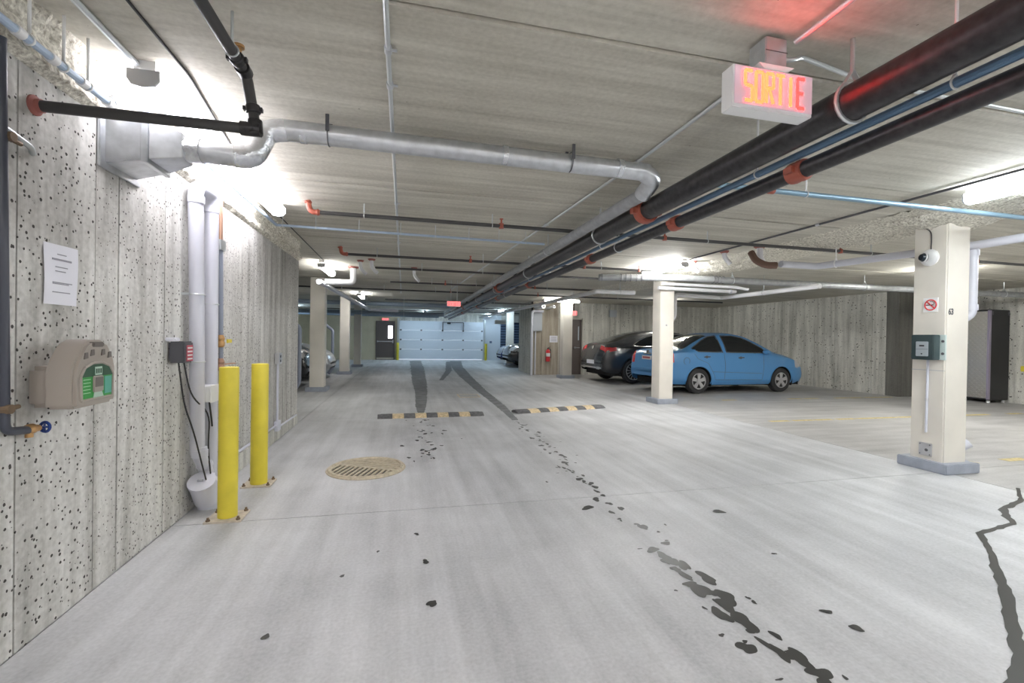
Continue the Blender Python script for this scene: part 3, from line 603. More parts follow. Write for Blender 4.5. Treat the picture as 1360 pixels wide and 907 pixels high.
for k in range(4): a = k*math.pi/2; m.cyl((-1.44, 2.275, .882), (-1.44+.02*math.cos(a), 2.28, .882+.02*math.sin(a)), .004, 6)
m.cyl((-1.445, 2.25, .884), (-1.44, 2.285, .882), .005, 8); m.build('hand_wheel', M_NAVY, t)
# conduit stub at far left
pipe('wall_conduit', 'short steel conduit angled on wall near black riser', 'conduit', [(-1.455, 1.7, 2.16), (-1.455, 2.0, 2.05), (-1.455, 2.22, 2.01), (-1.478, 2.26, 2.0)], .011, M_EMT, .05)
# two grey pipes joined at the top, with backwater valve at floor
t = thing('standpipe', (-1.41, 3.62, 0), 'twin grey standpipes looping at top on left wall', 'pipe')
MB().tube([(-1.415, 3.66, .42), (-1.415, 3.62, 1.6), (-1.415, 3.58, 2.31), (-1.40, 3.83, 2.31), (-1.41, 3.845, 2.22)], .046, 16, .09).build('pipe_run', M_PVC, t)
MB().tube([(-1.41, 3.845, 2.28), (-1.41, 3.87, .12)], .046, 16).build('pipe_run', M_PVC, t)
for y_, z_ in ((3.585, 2.2), (3.845, 2.2)): MB().cyl((-1.412, y_, z_-.02), (-1.412, y_, z_+.03), .051, 16).build('sleeve', M_PVC, t)
for y_, z_ in ((3.61, 1.55), (3.86, 1.5), (3.63, 1.08)):
    m = MB().torus((-1.412, y_, z_), (0, 0, 1), .048, .005, 18, 6); m.box(-1.48, -1.44, y_-.06, y_-.045, z_-.008, z_+.008); m.build('pipe_clamp', M_EMT, t)
MB().tube([(-1.40, 3.66, .47), (-1.40, 3.66, .40), (-1.39, 3.74, .30), (-1.385, 3.75, .2)], .045, 16, .06).build('offset_elbow', M_PVC, t)
for p, q in (((-1.40, 3.66, .40), (-1.40, 3.66, .45)), ((-1.395, 3.715, .335), (-1.39, 3.735, .315)), ((-1.385, 3.75, .2), (-1.385, 3.75, .25))): MB().cyl(p, q, .052, 16).build('sleeve', M_PVC, t)
v = MB().lathe((-1.38, 3.78, .0), (0, 0, 1), [(0, .075), (.05, .08), (.055, .086), (.08, .086), (.085, .078), (.2, .07), (.21, .05)], 20); v.build('valve_base', M_PVC, t)
MB().lathe((-1.38, 3.74, .07), (.02, -.55, .83), [(0, .08), (.17, .082), (.172, .088), (.2, .088), (.205, .0)], 20).build('valve_chamber', M_PVC, t)
MB().bar((-1.397, 3.620, .243), (-1.363, 3.620, .243), .016, .016).build('cap_key', mat('grey_pvc_dark', (.40, .41, .46), .5), t)
for k in range(3): MB().cyl((-1.305, 3.80, .06+k*.06), (-1.29, 3.80, .06+k*.06), .012, 8).build('valve_bolt', M_BLUEP2, t)
# pump alarm box with cords
t = thing('alarm_box', (-1.43, 3.43, 1.09), 'dark grey alarm box with red label on wall', 'control box')
MB().box(-1.475, -1.385, 3.37, 3.50, 1.085, 1.225).build('case', M_DGREY, t, bevel=.008)
MB().box(-1.384, -1.382, 3.40, 3.49, 1.095, 1.20).build('red_label', mat('label_red', (.5, .08, .12), .5), t)
for k in range(4): MB().box(-1.3818, -1.381, 3.41, 3.48, 1.105+k*.024, 1.115+k*.024).build('text_line', M_WHITE, t)
MB().box(-1.478, -1.42, 3.33, 3.40, 1.225, 1.25).build('mortar_cap', M_PAPER, t, bevel=.006)
MB().tube([(-1.43, 3.40, 1.09), (-1.42, 3.46, .8), (-1.40, 3.56, .6), (-1.36, 3.6, .35), (-1.34, 3.66, .16)], .005, 6, .1).build('cord', M_WIRE, t)
MB().tube([(-1.42, 3.45, 1.09), (-1.41, 3.53, .85), (-1.36, 3.72, .7), (-1.36, 3.69, .45), (-1.33, 3.68, .2)], .005, 6, .1).build('cord', M_WIRE, t)
t = thing('wall_junction_box', (-1.40, 3.75, .78), 'white junction box mounted between the grey standpipes', 'junction box')
MB().box(-1.44, -1.345, 3.68, 3.83, .785, .90).build('case', M_WHITE, t, bevel=.006); MB().box(-1.346, -1.338, 3.675, 3.835, .78, .905).build('cover', M_WHITE, t, bevel=.003)
MB().tube([(-1.36, 3.7, .8), (-1.35, 3.72, .66), (-1.36, 3.76, .6)], .006, 6, .05).build('cable', M_WIRE, t)
# copper service riser
t = thing('service_riser', (-1.44, 4.12, .9), 'thin copper and grey riser with valves behind bollard', 'pipe')
MB().tube([(-1.44, 4.10, 2.36), (-1.44, 4.11, 2.0)], .015, 10).build('copper_run', M_COPPER, t); MB().tube([(-1.44, 4.11, 2.0), (-1.44, 4.16, .55)], .017, 10).build('pipe_run', mat('slate_pipe', (.26, .29, .36), .45), t)
m = MB().box(-1.478, -1.43, 4.03, 4.18, 1.98, 2.0); m.box(-1.445, -1.42, 4.06, 4.16, 1.95, 2.03); m.build('bracket', M_EMT, t)
for z in (1.22, 1.03):
    MB().lathe((-1.44, 4.135, z-.05), (0, 0, 1), [(0, .018), (.01, .028), (.04, .03), (.05, .024), (.07, .03), (.1, .018)], 12).build('valve', M_BRASS if z > 1.1 else M_COPPER, t)
MB().box(-1.41, -1.40, 4.17, 4.26, 1.205, 1.235).build('valve_tag', M_YEL, t)
m = MB().bar((-1.44, 4.13, 1.03), (-1.38, 4.26, 1.035), .03, .008); m.build('valve_lever', M_COPPER, t)
# outlet with conduit down to a floor run
t = thing('wall_outlet', (-1.47, 5.95, .93), 'small grey outlet box with conduit near wall end', 'outlet')
MB().box(-1.478, -1.43, 5.88, 6.02, .93, 1.06).build('box', M_ALLOY, t, bevel=.004)
for z in (.965, 1.02): MB().box(-1.43, -1.427, 5.93, 5.97, z-.014, z+.014).build('socket', M_DGREY, t)
MB().tube([(-1.46, 5.95, .93), (-1.46, 5.95, .16), (-1.46, 6.95, .15)], .012, 10, .03).build('conduit', M_PVC, t)
MB().tube([(-1.46, 4.25, .2), (-1.46, 5.9, .2)], .012, 10).build('conduit', M_PVC, t); MB().box(-1.478, -1.43, 5.88, 6.0, .13, .25).build('conduit_body', M_PVC, t, bevel=.004)

# ================================================================ FLOOR ITEMS
def bollard(x, y, h, r, label, plate=True, group='yellow steel bollards'):
    t = thing('bollard', (x, y, 0), label, 'bollard', group)
    MB().lathe((x, y, .006), (0, 0, 1), [(0, r), (h-.015, r), (h-.008, r*.97), (h-.006, r*.9)], 28).build('post', M_YEL, t)
    if plate:
        MB().box(x-.115, x+.115, y-.105, y+.105, .0, .012).build('base_plate', M_PLATE, t, bevel=.002)
        for a, b in ((-1, -1), (1, -1), (1, 1), (-1, 1)): MB().lathe((x+a*.092, y+b*.082, .012), (0, 0, 1), [(0, .014), (.01, .014), (.011, .008), (.024, .008)], 8).build('anchor_bolt', M_BOLT, t)
    return t
bollard(-1.175, 3.53, 1.05, .061, 'nearer yellow bollard with bolted base plate')
bollard(-1.185, 4.27, 1.03, .066, 'yellow bollard standing second from the viewer')
bollard(-.3, 25.45, .95, .07, 'far yellow bollard left of garage door', False); bollard(4.55, 25.45, .95, .07, 'far yellow bollard right of garage door', False)
# drain cover: round plate, two halves of slots
t = thing('floor_drain', (-.33, 4.59, 0), 'round cast drain grate set in the floor', 'drain')
M_GRATE = mat('cream_cast_iron', (.50, .44, .33), .6, .2, noise=.2, nscale=30)
MB().lathe((-.33, 4.59, -.0005), (0, 0, 1), [(0, .365), (.004, .365)], 40).build('pit', M_BLACK, t)
m = MB().torus((-.33, 4.59, .006), (0, 0, 1), .335, .022, 44, 6); m.torus((-.33, 4.59, .004), (0, 0, 1), .362, .007, 44, 6); m.build('ring', M_GRATE, t)
MB().bar((-.33-.32*math.cos(.5), 4.59+.32*math.sin(.5), .008), (-.33+.32*math.cos(.5), 4.59-.32*math.sin(.5), .008), .04, .014).build('centre_bar', M_GRATE, t)
ax = Vector((math.cos(.5), -math.sin(.5), 0)); pn = Vector((math.sin(.5), math.cos(.5), 0)); c0 = Vector((-.33, 4.59, .008))
for i in range(-6, 7):
    p = c0+ax*(i*.05); e = Vector((-.35, -1, 0)).normalized(); k = 0
    while (p+e*k-c0).length < .325 and k < .6: k += .01
    if k > .03: MB().bar(p, p+e*k, .021, .012).build('grate_bar', M_GRATE, t)
for i in range(11):
    v = -.14+i*.043; xr = math.sqrt(.325**2-v*v); xl = max(-v/math.tan(.5), -xr)
    if xr-xl > .04: MB().bar(c0+Vector((xl, v, 0)), c0+Vector((xr, v, 0)), .024, .012).build('grate_bar', M_GRATE, t)
# speed bumps
def bump(p0, p1, label):
    a = Vector(p0); b = Vector(p1); d = (b-a); L = d.length; d.normalize(); n = Vector((-d.y, d.x, 0))
    t = thing('speed_bump', (a+b)/2, label, 'speed bump', 'rubber speed bumps')
    sec = [(-.15, 0), (.15, 0), (.13, .018), (.08, .042), (0, .052), (-.08, .042), (-.13, .018)]
    N = 9
    for k in range(N):
        q0 = a+d*(L*k/N)+d*.001; mt = M_RUBBERB if k % 2 == 0 else M_FADEYP
        sc_ = sec
        MB().prism(sc_, q0, n, (0, 0, 1), d, L/N-.002).build('rubber_section' if k % 2 == 0 else 'yellow_stripe', mt, t)
    for q, s_ in ((a, -1), (b, 1)): MB().prism([(u*.96, v*.9) for u, v in sec], q, n, (0, 0, 1), d*s_, .05).build('end_cap', M_RUBBERB, t)
M_RUBBERB = mat('grey_rubber', (.13, .13, .135), .8, noise=.3, nscale=20)
bump((-.33, 7.45, 0), (1.25, 7.5, 0), 'left speed bump with black and amber stripes')
bump((1.93, 7.62, 0), (3.62, 8.0, 0), 'right faded speed bump beyond the wet trail')
t = thing('floor_hatch', (1.4, 9.95, 0), 'small yellow edged hatch in the aisle floor', 'hatch')
MB().box(1.2, 1.62, 9.72, 10.2, -.002, .003).build('lid', M_FLOORR, t)
m = MB(); m.box(1.18, 1.2, 9.7, 10.22, 0, .005); m.box(1.62, 1.64, 9.7, 10.22, 0, .005); m.box(1.2, 1.62, 9.7, 9.72, 0, .005); m.box(1.2, 1.62, 10.2, 10.22, 0, .005); m.build('edge', M_FADEYP, t)
# painted stall lines
def stall(x0, x1, y0, y1, label):
    n = 14; t = thing('parking_line', (x0, y0, 0), label, 'parking line', 'yellow parking lines')
    for k in range(n):
        if random.random() < .22: continue
        a = k/n; b = (k+random.uniform(.8, 1))/n
        MB().box(x0+(x1-x0)*a, x0+(x1-x0)*b, y0-.05, y0+.05, .0003, .002).build('paint_patch', M_FADEY, t)
stall(5.75, 11.5, 3.68, 3.72, 'worn yellow parking line starting at column 63')
stall(5.35, 11.6, 6.2, 6.2, 'worn yellow parking line in the empty middle stall')
stall(5.5, 11.6, 8.62, 8.62, 'worn yellow line right of mid column before blue car')
# wet marks: flat irregular patches lying on the slab
BZ = .0015
def blob(m, x, y, rx, ry, rot, R, z=.0025, n=26):
    global BZ; BZ += .000008; z = BZ; pts = []
    ph = [R.uniform(0, 6.28) for _ in range(4)]
    for i in range(n):
        a = 2*math.pi*i/n; k = 1+.2*math.sin(2*a+ph[0])+.14*math.sin(3*a+ph[1])+.06*math.sin(5*a+ph[2])
        u, v = rx*k*math.cos(a), ry*k*math.sin(a); pts.append((x+u*math.cos(rot)-v*math.sin(rot), y+u*math.sin(rot)+v*math.cos(rot), z))
    m.add(pts, [tuple(range(n))])
R = random.Random(11); m = MB()
yy = 1.25
while yy < 6.8:
    dens = 1 if yy < 2.6 else .55
    x = 1.52+.045*(yy-1.3)*(1 if yy < 5 else .9)+R.gauss(0, .05)
    if not 2.62 < yy < 2.72:
        if yy < 2.45: blob(m, x, yy, R.uniform(.015, .05), R.uniform(.02, .075), R.uniform(-.3, .3), R)
        else: blob(m, x, yy, R.uniform(.012, .04)*dens*1.5, R.uniform(.015, .05), R.uniform(-.5, .5), R)
    if R.random() < .7: blob(m, x+R.gauss(0, .12), yy+R.uniform(-.05, .05), R.uniform(.006, .018), R.uniform(.006, .018), 0, R)
    yy += R.uniform(.02, .07) if yy < 2.4 else R.uniform(.04, .13)
for x, y, r in ((1.38, 3.22, .05), (2.33, 2.96, .045), (2.0, 1.62, .03), (1.98, 1.75, .025), (.14, 2.62, .025), (.15, 2.2, .03), (-.3, 2.55, .015), (.1, 3.0, .02), (-.55, 2.1, .02), (-.13, 2.8, .012), (2.2, 2.3, .015)): blob(m, x, y, r, r*.7, R.uniform(0, 3), R)
tag(m.build('water_drips', M_WET, None, smooth=False), 'trail of dark water drips along the aisle floor', 'water', kind='stuff')
m = MB(); R = random.Random(4)
for k in range(46): blob(m, .28+R.gauss(0, .13), 4.7+R.uniform(0, 2.5), R.uniform(.008, .03), R.uniform(.01, .04), 0, R)
tag(m.build('water_spots', M_WET, None, smooth=False), 'scattered dark water spots in front of left speed bump', 'water', kind='stuff')
def ribbon(name, pts, ws, material, label, jag=.15, z=.002, seed=1):
    R = random.Random(seed); P = [Vector(p) for p in pts]; V = []; n = 0; m = MB(); F = []
    for i in range(len(P)-1):
        k = max(2, int((P[i+1]-P[i]).length/.05)) if (P[i+1]-P[i]).length < 3 else 40
        for j in range(k+(1 if i == len(P)-2 else 0)):
            u = j/k; p = P[i].lerp(P[i+1], u); d = (P[i+1]-P[i]).normalized(); s = Vector((-d.y, d.x, 0)); w = ws[i]*(1-u)+ws[i+1]*u
            V += [p+s*w*(1+R.gauss(0, jag))+Vector((0, 0, z)), p-s*w*(1+R.gauss(0, jag))+Vector((0, 0, z))]; n += 1
    m.add(V, [(2*i, 2*i+2, 2*i+3, 2*i+1) for i in range(n-1)]); return tag(m.build(name, material, None, smooth=False), label, 'water', kind='stuff')
ribbon('water_streak', [(5.42, 2.93, 0), (5.0, 2.68, 0), (4.55, 2.55, 0), (4.3, 2.34, 0), (3.84, 2.27, 0), (3.6, 2.07, 0), (3.35, 1.90, 0), (3.12, 1.73, 0), (2.74, 1.49, 0), (2.5, 1.33, 0), (2.2, 1.16, 0), (1.9, 1.0, 0)], [.012, .018, .03, .02, .02, .018, .02, .022, .024, .03, .05, .06], M_WET, 'dark water streak winding across the right foreground floor', .2, seed=2)
ribbon('tyre_track', [(.62, 24.6, 0), (.55, 18, 0), (.45, 13, 0), (.42, 10.8, 0), (.33, 8.6, 0), (.3, 7.75, 0)], [.3, .26, .2, .14, .1, .05], M_WETS, 'left damp tyre track leading from garage door', .06, seed=3)
ribbon('tyre_track', [(2.75, 24.6, 0), (2.3, 20, 0), (2.0, 15, 0), (1.85, 10.8, 0), (1.8, 8.4, 0), (1.72, 6.9, 0)], [.3, .25, .2, .12, .09, .05], M_WETS, 'right damp tyre track leading from garage door', .06, seed=4)
ribbon('tyre_track', [(2.3, 24, 0), (1.7, 17.5, 0), (1.1, 13.6, 0)], [.12, .12, .06], M_WETS, 'short damp tyre track crossing between the other two', .08, z=.003, seed=5)
# ================================================================ COLUMN 63 ITEMS
t = thing('security_camera', (5.27, 3.58, 2.18), 'white dome security camera on column 63', 'camera')
MB().lathe((5.27, 3.575, 2.18), (-1, 0, 0), [(0, .085), (.015, .085), (.03, .07), (.038, .055)], 24).build('housing', M_WHITE, t)
MB().lathe((5.24, 3.60, 2.185), (-1, .35, .05), [(0, .045), (.02, .045), (.045, .03), (.052, .0)], 20).build('lens_dome', mat('dome_glass', (.02, .03, .04), .05), t)
MB().torus((5.225, 3.604, 2.186), (-1, .35, .05), .046, .007, 20, 6).build('dome_ring', M_WHITE, t)
MB().tube([(5.265, 3.565, 2.25), (5.262, 3.56, 2.36), (5.262, 3.565, 2.45), (5.24, 3.62, 2.50), (5.1, 3.75, 2.56)], .005, 6, .05).build('cable', M_WIRE, t)
t = thing('no_smoking_sign', (5.27, 3.555, 1.62), 'square no smoking sign on column 63', 'sign')
MB().box(5.264, 5.2695, 3.49, 3.625, 1.62, 1.765).build('plate', M_WHITE, t)
MB().torus((5.2635, 3.557, 1.692), (1, 0, 0), .052, .006, 28, 6).build('red_ring', M_RED, t); MB().bar((5.2625, 3.593, 1.728), (5.2625, 3.521, 1.656), .010, .003, up=(1, 0, 0)).build('red_slash', M_RED, t)
MB().box(5.2615, 5.264, 3.53, 3.60, 1.687, 1.696).build('cigarette', M_BLACK, t); MB().tube([(5.263, 3.53, 1.70), (5.263, 3.522, 1.715), (5.263, 3.54, 1.728), (5.263, 3.56, 1.728)], .003, 6).build('smoke', M_BLACK, t)
t = thing('meter_box', (5.2, 3.54, 1.13), 'grey thermostat meter under clear guard on column 63', 'meter')
MB().box(5.255, 5.27, 3.41, 3.64, 1.13, 1.385).build('back_plate', mat('pale_mint_plastic', (.58, .67, .65), .4), t, bevel=.003)
MB().box(5.16, 5.255, 3.455, 3.66, 1.13, 1.385).build('guard', mat('smoky_guard', (.055, .08, .085), .12, coat=.4), t, bevel=.006)
MB().box(5.150, 5.160, 3.495, 3.61, 1.165, 1.315).build('meter', mat('meter_grey', (.38, .42, .45), .4), t, bevel=.004)
MB().box(5.149, 5.150, 3.53, 3.575, 1.265, 1.28).build('display', M_BLACK, t); MB().box(5.148, 5.150, 3.495, 3.61, 1.236, 1.239).build('seam', M_DGREY, t); MB().cyl((5.150, 3.552, 1.19), (5.147, 3.552, 1.19), .007, 10).build('lock', M_BLACK, t)
for z in (1.195, 1.32): MB().cyl((5.255, 3.432, z), (5.249, 3.432, z), .013, 12).build('screw', M_DGREY, t)
MB().tube([(5.258, 3.565, 1.13), (5.258, 3.57, .38)], .011, 10).build('conduit', M_PVC, t); MB().cyl((5.258, 3.568, .70), (5.258, 3.568, .73), .016, 10).build('clip', M_ALLOY, t)
t = thing('outlet_plate', (5.27, 3.57, .2), 'metal outlet plate low on column 63', 'outlet')
MB().box(5.255, 5.27, 3.515, 3.635, .14, .27).build('plate', M_ALLOY, t, bevel=.004); MB().cyl((5.255, 3.56, .2), (5.251, 3.56, .2), .015, 14).build('socket', M_DGREY, t)
for a, b in ((3.53, .155), (3.62, .155), (3.62, .255), (3.53, .255)): MB().cyl((5.255, a, b), (5.252, a, b), .006, 8).build('screw', M_DGREY, t)
t = thing('wall_sensor', (5.04, 8.4, 1.78), 'tiny sensor knob on the mid column', 'sensor'); MB().lathe((5.2, 8.281, 1.6), (0, -1, 0), [(0, .02), (.012, .018), (.016, .01)], 12).build('knob', M_ALLOY, t)
t = thing('wall_cabinet', (4.5, 15.3, 1.5), 'grey electrical cabinet on the block wall end', 'cabinet')
MB().box(4.40, 4.74, 15.34, 15.5, 1.55, 2.2).build('case', mat('panel_grey', (.42, .45, .49), .5), t, bevel=.008); MB().box(4.42, 4.72, 15.33, 15.34, 1.57, 2.18).build('door', mat('panel_grey', (.42, .45, .49), .5), t, bevel=.003)
pipe('downpipe', 'pale downpipe at the block wall corner', 'pipe', [(4.75, 15.25, 2.24), (4.34, 15.25, 2.24), (4.34, 15.25, .0)], .045, M_PVC, .09); pipe('downpipe', 'slim pipe beside the pale corner downpipe', 'pipe', [(4.52, 15.42, 1.55), (4.52, 15.42, .02)], .025, M_PVC)
t = thing('fire_extinguisher', (4.99, 15.42, .45), 'red fire extinguisher on the brown block wall', 'extinguisher')
MB().lathe((4.99, 15.4, .48), (0, 0, 1), [(0, .06), (.01, .075), (.36, .075), (.41, .05), (.43, .025), (.45, .025)], 18).build('cylinder', M_RED, t)
MB().lathe((4.99, 15.4, .66), (0, 0, 1), [(0, .0765), (.12, .0765)], 18).build('label_band', M_WHITE, t); m = MB().box(4.96, 5.05, 15.385, 15.415, .93, .95); m.bar((4.97, 15.4, .95), (5.07, 15.4, 1.0), .02, .015); m.build('valve_handle', M_BLACK, t)
MB().tube([(5.0, 15.38, .93), (5.08, 15.38, .93), (5.09, 15.38, .6)], .012, 8, .05).build('hose', M_BLACK, t)
t = thing('wall_notice', (5.22, 15.48, 1.15), 'white notice sign on block wall beside pillar', 'sign'); MB().box(5.07, 5.37, 15.485, 15.497, 1.16, 1.4).build('plate', M_PAPER, t)
for k in range(3): MB().box(5.12, 5.32, 15.483, 15.485, 1.21+k*.06, 1.225+k*.06).build('text_line', M_PRINT, t)
for x, nm in ((4.55, 'left'), (4.93, 'right')):
    t = thing('pipe_end', (x, 14.6, 2.35), '%s of two white round pipe ends above block wall' % nm, 'pipe'); MB().cyl((x, 14.6, 2.37), (x, 15.5, 2.37), .07 if nm == 'left' else .05, 18).build('pipe_run', M_PVCW, t); MB().cyl((x, 14.595, 2.37), (x, 14.6, 2.37), .03, 14).build('bore', M_BLACK, t)
t = thing('wall_panel_box', (7.3, 15.45, 2.1), 'small grey box high on the back bay wall', 'electrical box'); MB().box(7.35, 7.62, 15.4, 15.5, 2.12, 2.38).build('case', mat('panel_grey', (.42, .45, .49), .5), t, bevel=.006)
# tool locker
t = thing('tool_locker', (13.05, 7.9, 0), 'tall diamond plate locker with black side in alcove', 'locker')
MB().box(12.78, 13.36, 7.42, 8.2, .06, 2.1).build('cabinet', M_BLACK, t, bevel=.01)
d = MB().box(12.74, 12.78, 7.46, 8.2, .1, 2.06).build('door', M_DPLATE, t)
m = MB()
for i in range(15):
    for j in range(38):
        y_ = 7.49+i*.0485; z_ = .13+j*.051
        a = 1 if (i+j) % 2 else -1
        m.add([(12.739, y_-.022, z_-.018*a), (12.739, y_-.005, z_+.007*a), (12.739, y_+.022, z_+.018*a), (12.739, y_+.005, z_-.007*a), (12.727, y_, z_)], [(0, 1, 4), (1, 2, 4), (2, 3, 4), (3, 0, 4)])
m.build('tread_pattern', M_DPLATE, d)['kind'] = 'stuff'
MB().box(12.73, 12.79, 7.42, 7.46, .08, 2.08).build('edge_trim', mat('mauve_trim', (.36, .32, .42), .4, .3), t)
for a, b in ((12.84, 7.48), (13.3, 7.48), (12.84, 8.14)): MB().cyl((a, b, 0), (a, b, .06), .03, 12).build('foot', M_WHITE, t)
for a in (12.82, 13.32): MB().box(a-.02, a+.02, 7.415, 7.42, 1.98, 2.06).build('corner_bracket', M_DGREY, t)
t = thing('floor_squeegee', (13.2, 7.0, 0), 'white handled tool leaning on wall past the locker', 'tool'); MB().bar((13.1, 6.95, .82), (13.3, 7.1, 1.45), .06, .03).build('handle', M_WHITE, t); MB().box(12.98, 13.3, 6.75, 7.02, .74, .86).build('head', M_YEL, t, bevel=.01); MB().tube([(13.2, 6.9, .75), (13.2, 6.9, 0)], .02, 8).build('stand', M_ALLOY, t)
# far right: steps of blue louvre panel
t = thing('louvre_panel', (5.9, 25.7, 0), 'blue slatted metal panel right of the garage door', 'louvre')
MB().box(5.45, 7.2, 25.74, 25.79, .3, 2.2).build('backing', mat('navy_backing', (.03, .04, .07), .6), t)
for k in range(12): MB().bar((5.45, 25.7, .38+k*.15), (7.2, 25.7, .38+k*.15), .05, .09).build('slat', M_BLUEST, t)
t = thing('switch_box', (4.85, 25.78, 1.0), 'dark switch on wall right of garage door', 'switch'); MB().box(4.82, 4.95, 25.76, 25.8, .98, 1.1).build('case', M_BLUEST, t)
t = thing('sign_board', (5.0, 24, 2.2), 'cream board hung under ceiling near garage door', 'sign'); MB().box(4.75, 5.45, 23.98, 24.02, 2.03, 2.25).build('board', M_CREAM, t); m = MB().cyl((4.85, 24, 2.25), (4.85, 24, 2.6), .008, 6); m.cyl((5.35, 24, 2.25), (5.35, 24, 2.6), .008, 6); m.build('hanging_rod', M_EMT, t)
t = thing('wall_switch', (-2.3, 25.75, 1.1), 'dark switch box left of the exit door', 'switch'); MB().box(-2.4, -2.25, 25.74, 25.8, 1.1, 1.35).build('case', M_BLACK, t)

# ================================================================ CARS  (built along +x, nose forward, rear bumper at x = 0)
def catmull(xs, ys, x):
    xs = np.asarray(xs, float); ys = np.asarray(ys, float)
    i = int(np.clip(np.searchsorted(xs, x)-1, 0, len(xs)-2))
    h = xs[i+1]-xs[i]; u = (x-xs[i])/h
    def sl(k):
        if k <= 0: return (ys[1]-ys[0])/(xs[1]-xs[0])
        if k >= len(xs)-1: return (ys[-1]-ys[-2])/(xs[-1]-xs[-2])
        a = (ys[k]-ys[k-1])/(xs[k]-xs[k-1]); b = (ys[k+1]-ys[k])/(xs[k+1]-xs[k])
        return 0 if a*b <= 0 else 2*a*b/(a+b)
    m0, m1 = sl(i)*h, sl(i+1)*h
    return (2*u**3-3*u*u+1)*ys[i]+(u**3-2*u*u+u)*m0+(-2*u**3+3*u*u)*ys[i+1]+(u**3-u*u)*m1
def in_poly(x, z, poly):
    c = False; n = len(poly)
    for i in range(n):
        x1, z1 = poly[i]; x2, z2 = poly[(i+1) % n]
        if (z1 > z) != (z2 > z) and x < (x2-x1)*(z-z1)/(z2-z1)+x1: c = not c
    return c
def make_car(name, label, P, paint):
    t = thing(name, (0, 0, 0), label, 'car')
    L = P['L']; xs = sorted(set([0, .015, .04, .08]+list(np.linspace(.12, L-.12, P.get('n', 110)))+[L-.08, L-.04, L-.015, L]))
    tr = P['top']; NL, NG, NT = 16, 12, 10
    def section(x):
        zt = catmull(*zip(*tr), x); wm = catmull(*zip(*P['half']), x); zb = catmull(*zip(*P['bot']), x)
        zbelt = min(catmull(*zip(*P['belt']), x), zt-.035); wr = min(catmull(*zip(*P['roofw']), x), wm-.04); zr = max(zbelt+.01, zt-P.get('crown', .06))
        pts = []
        c = [(wm-.07, zb), (wm-.005, zb+.13), (wm, zb+(zbelt-zb)*.55), (wm-.035, zbelt)]
        ts = [0, .22, .6, 1]
        for k in range(NL):
            u = k/NL; pts.append((catmull(ts, [p[0] for p in c], u), catmull(ts, [p[1] for p in c], u)))
        for k in range(NG):
            u = k/NG; pts.append(((wm-.035)*(1-u)+wr*u+.025*math.sin(math.pi*u)*(1 if zr-zbelt > .15 else .3), zbelt*(1-u)+zr*u))
        for k in range(NT+1):
            u = k/NT; pts.append((wr*(1-u), zr+(zt-zr)*(1-(1-u)**2.6)))
        return pts
    rows = NL+NG+NT+1; secs = [section(x) for x in xs]
    def side_y(x, z):
        s = section(x)
        for k in range(NL+NG):
            if s[k][1] <= z <= s[k+1][1] and s[k+1][1] > s[k][1]:
                u = (z-s[k][1])/(s[k+1][1]-s[k][1]); return s[k][0]*(1-u)+s[k+1][0]*u
        return s[NL][0]
    wheels = [(P['rw'], P['wr']), (P['fw'], P['wr'])]; ra = P['wr']+.055
    parts = {}
    def put(key, quad): parts.setdefault(key, []).append(quad)
    for i in range(len(xs)-1):
        for j in range(rows-1):
            q = [(xs[i], *secs[i][j]), (xs[i+1], *secs[i+1][j]), (xs[i+1], *secs[i+1][j+1]), (xs[i], *secs[i][j+1])]
            # snap to the arch circle
            if j < NL+2:
                qq = []
                for (x, y, z) in q:
                    for xw, zw in wheels:
                        d = math.hypot(x-xw, z-zw)
                        if 1e-3 < d and abs(d-ra) < .03: x = xw+(x-xw)*ra/d; z = zw+(z-zw)*ra/d
                    qq.append((x, y, z))
                q = qq
            cx = sum(p[0] for p in q)/4; cy = sum(p[1] for p in q)/4; cz = sum(p[2] for p in q)/4
            if j < NL+2 and any(math.hypot(cx-xw, cz-zw) < ra-.002 for xw, zw in wheels): continue
            key = 'body'
            if NL <= j < NL+NG:
                for wi, poly in enumerate(P['side_glass']):
                    if in_poly(cx, cz, poly): key = 'side_window_%d' % wi
            if j >= NL+NG:
                wr = secs[i][NL+NG][0]
                if P['ws'][0] < cx < P['ws'][1] and cy < wr-.045: key = 'windshield'
                if P['rg'][0] < cx < P['rg'][1] and cy < wr-.05: key = 'rear_window'
            for pk, f in P['lamps'].items():
                if f(cx, cy, cz): key = pk
            for s_ in (1, -1): put(key + ('' if key in ('body', 'windshield', 'rear_window') else ('R' if s_ < 0 else 'L')), [(x, y*s_, z) for x, y, z in (q if s_ < 0 else q[::-1])])
    for e, k in ((0, 0), (-1, 1)):
        s = secs[e]; x = xs[e]
        for j in range(rows-1): put('body', [(x, s[j][0], s[j][1]), (x, s[j+1][0], s[j+1][1]), (x, -s[j+1][0], s[j+1][1]), (x, -s[j][0], s[j][1])][::(1 if k == 0 else -1)])
    def weld(quads, nm, mt):
        me = bpy.data.meshes.new(nm); V = {}; vs = []; fs = []
        for q in quads:
            f = []
            for p in q:
                kx = tuple(round(c, 4) for c in p)
                if kx not in V: V[kx] = len(vs); vs.append(kx)
                if V[kx] not in f: f.append(V[kx])
            if len(f) > 2: fs.append(f)
        me.from_pydata(vs, [], fs); me.update(); me.shade_smooth(); me.set_sharp_from_angle(angle=math.radians(42)); me.materials.append(mt)
        o = bpy.data.objects.new(nm, me); COL.objects.link(o); o.parent = t; return o
    for key, quads in parts.items():
        if key == 'body': b = weld(quads, 'body', paint)
        elif key.startswith('side_window') or key in ('windshield', 'rear_window'): weld(quads, 'window', M_GLASSD)
        elif key.startswith('tail'): weld(quads, 'tail_lamp', M_TAIL)
        else: weld(quads, 'head_lamp', M_HEAD)
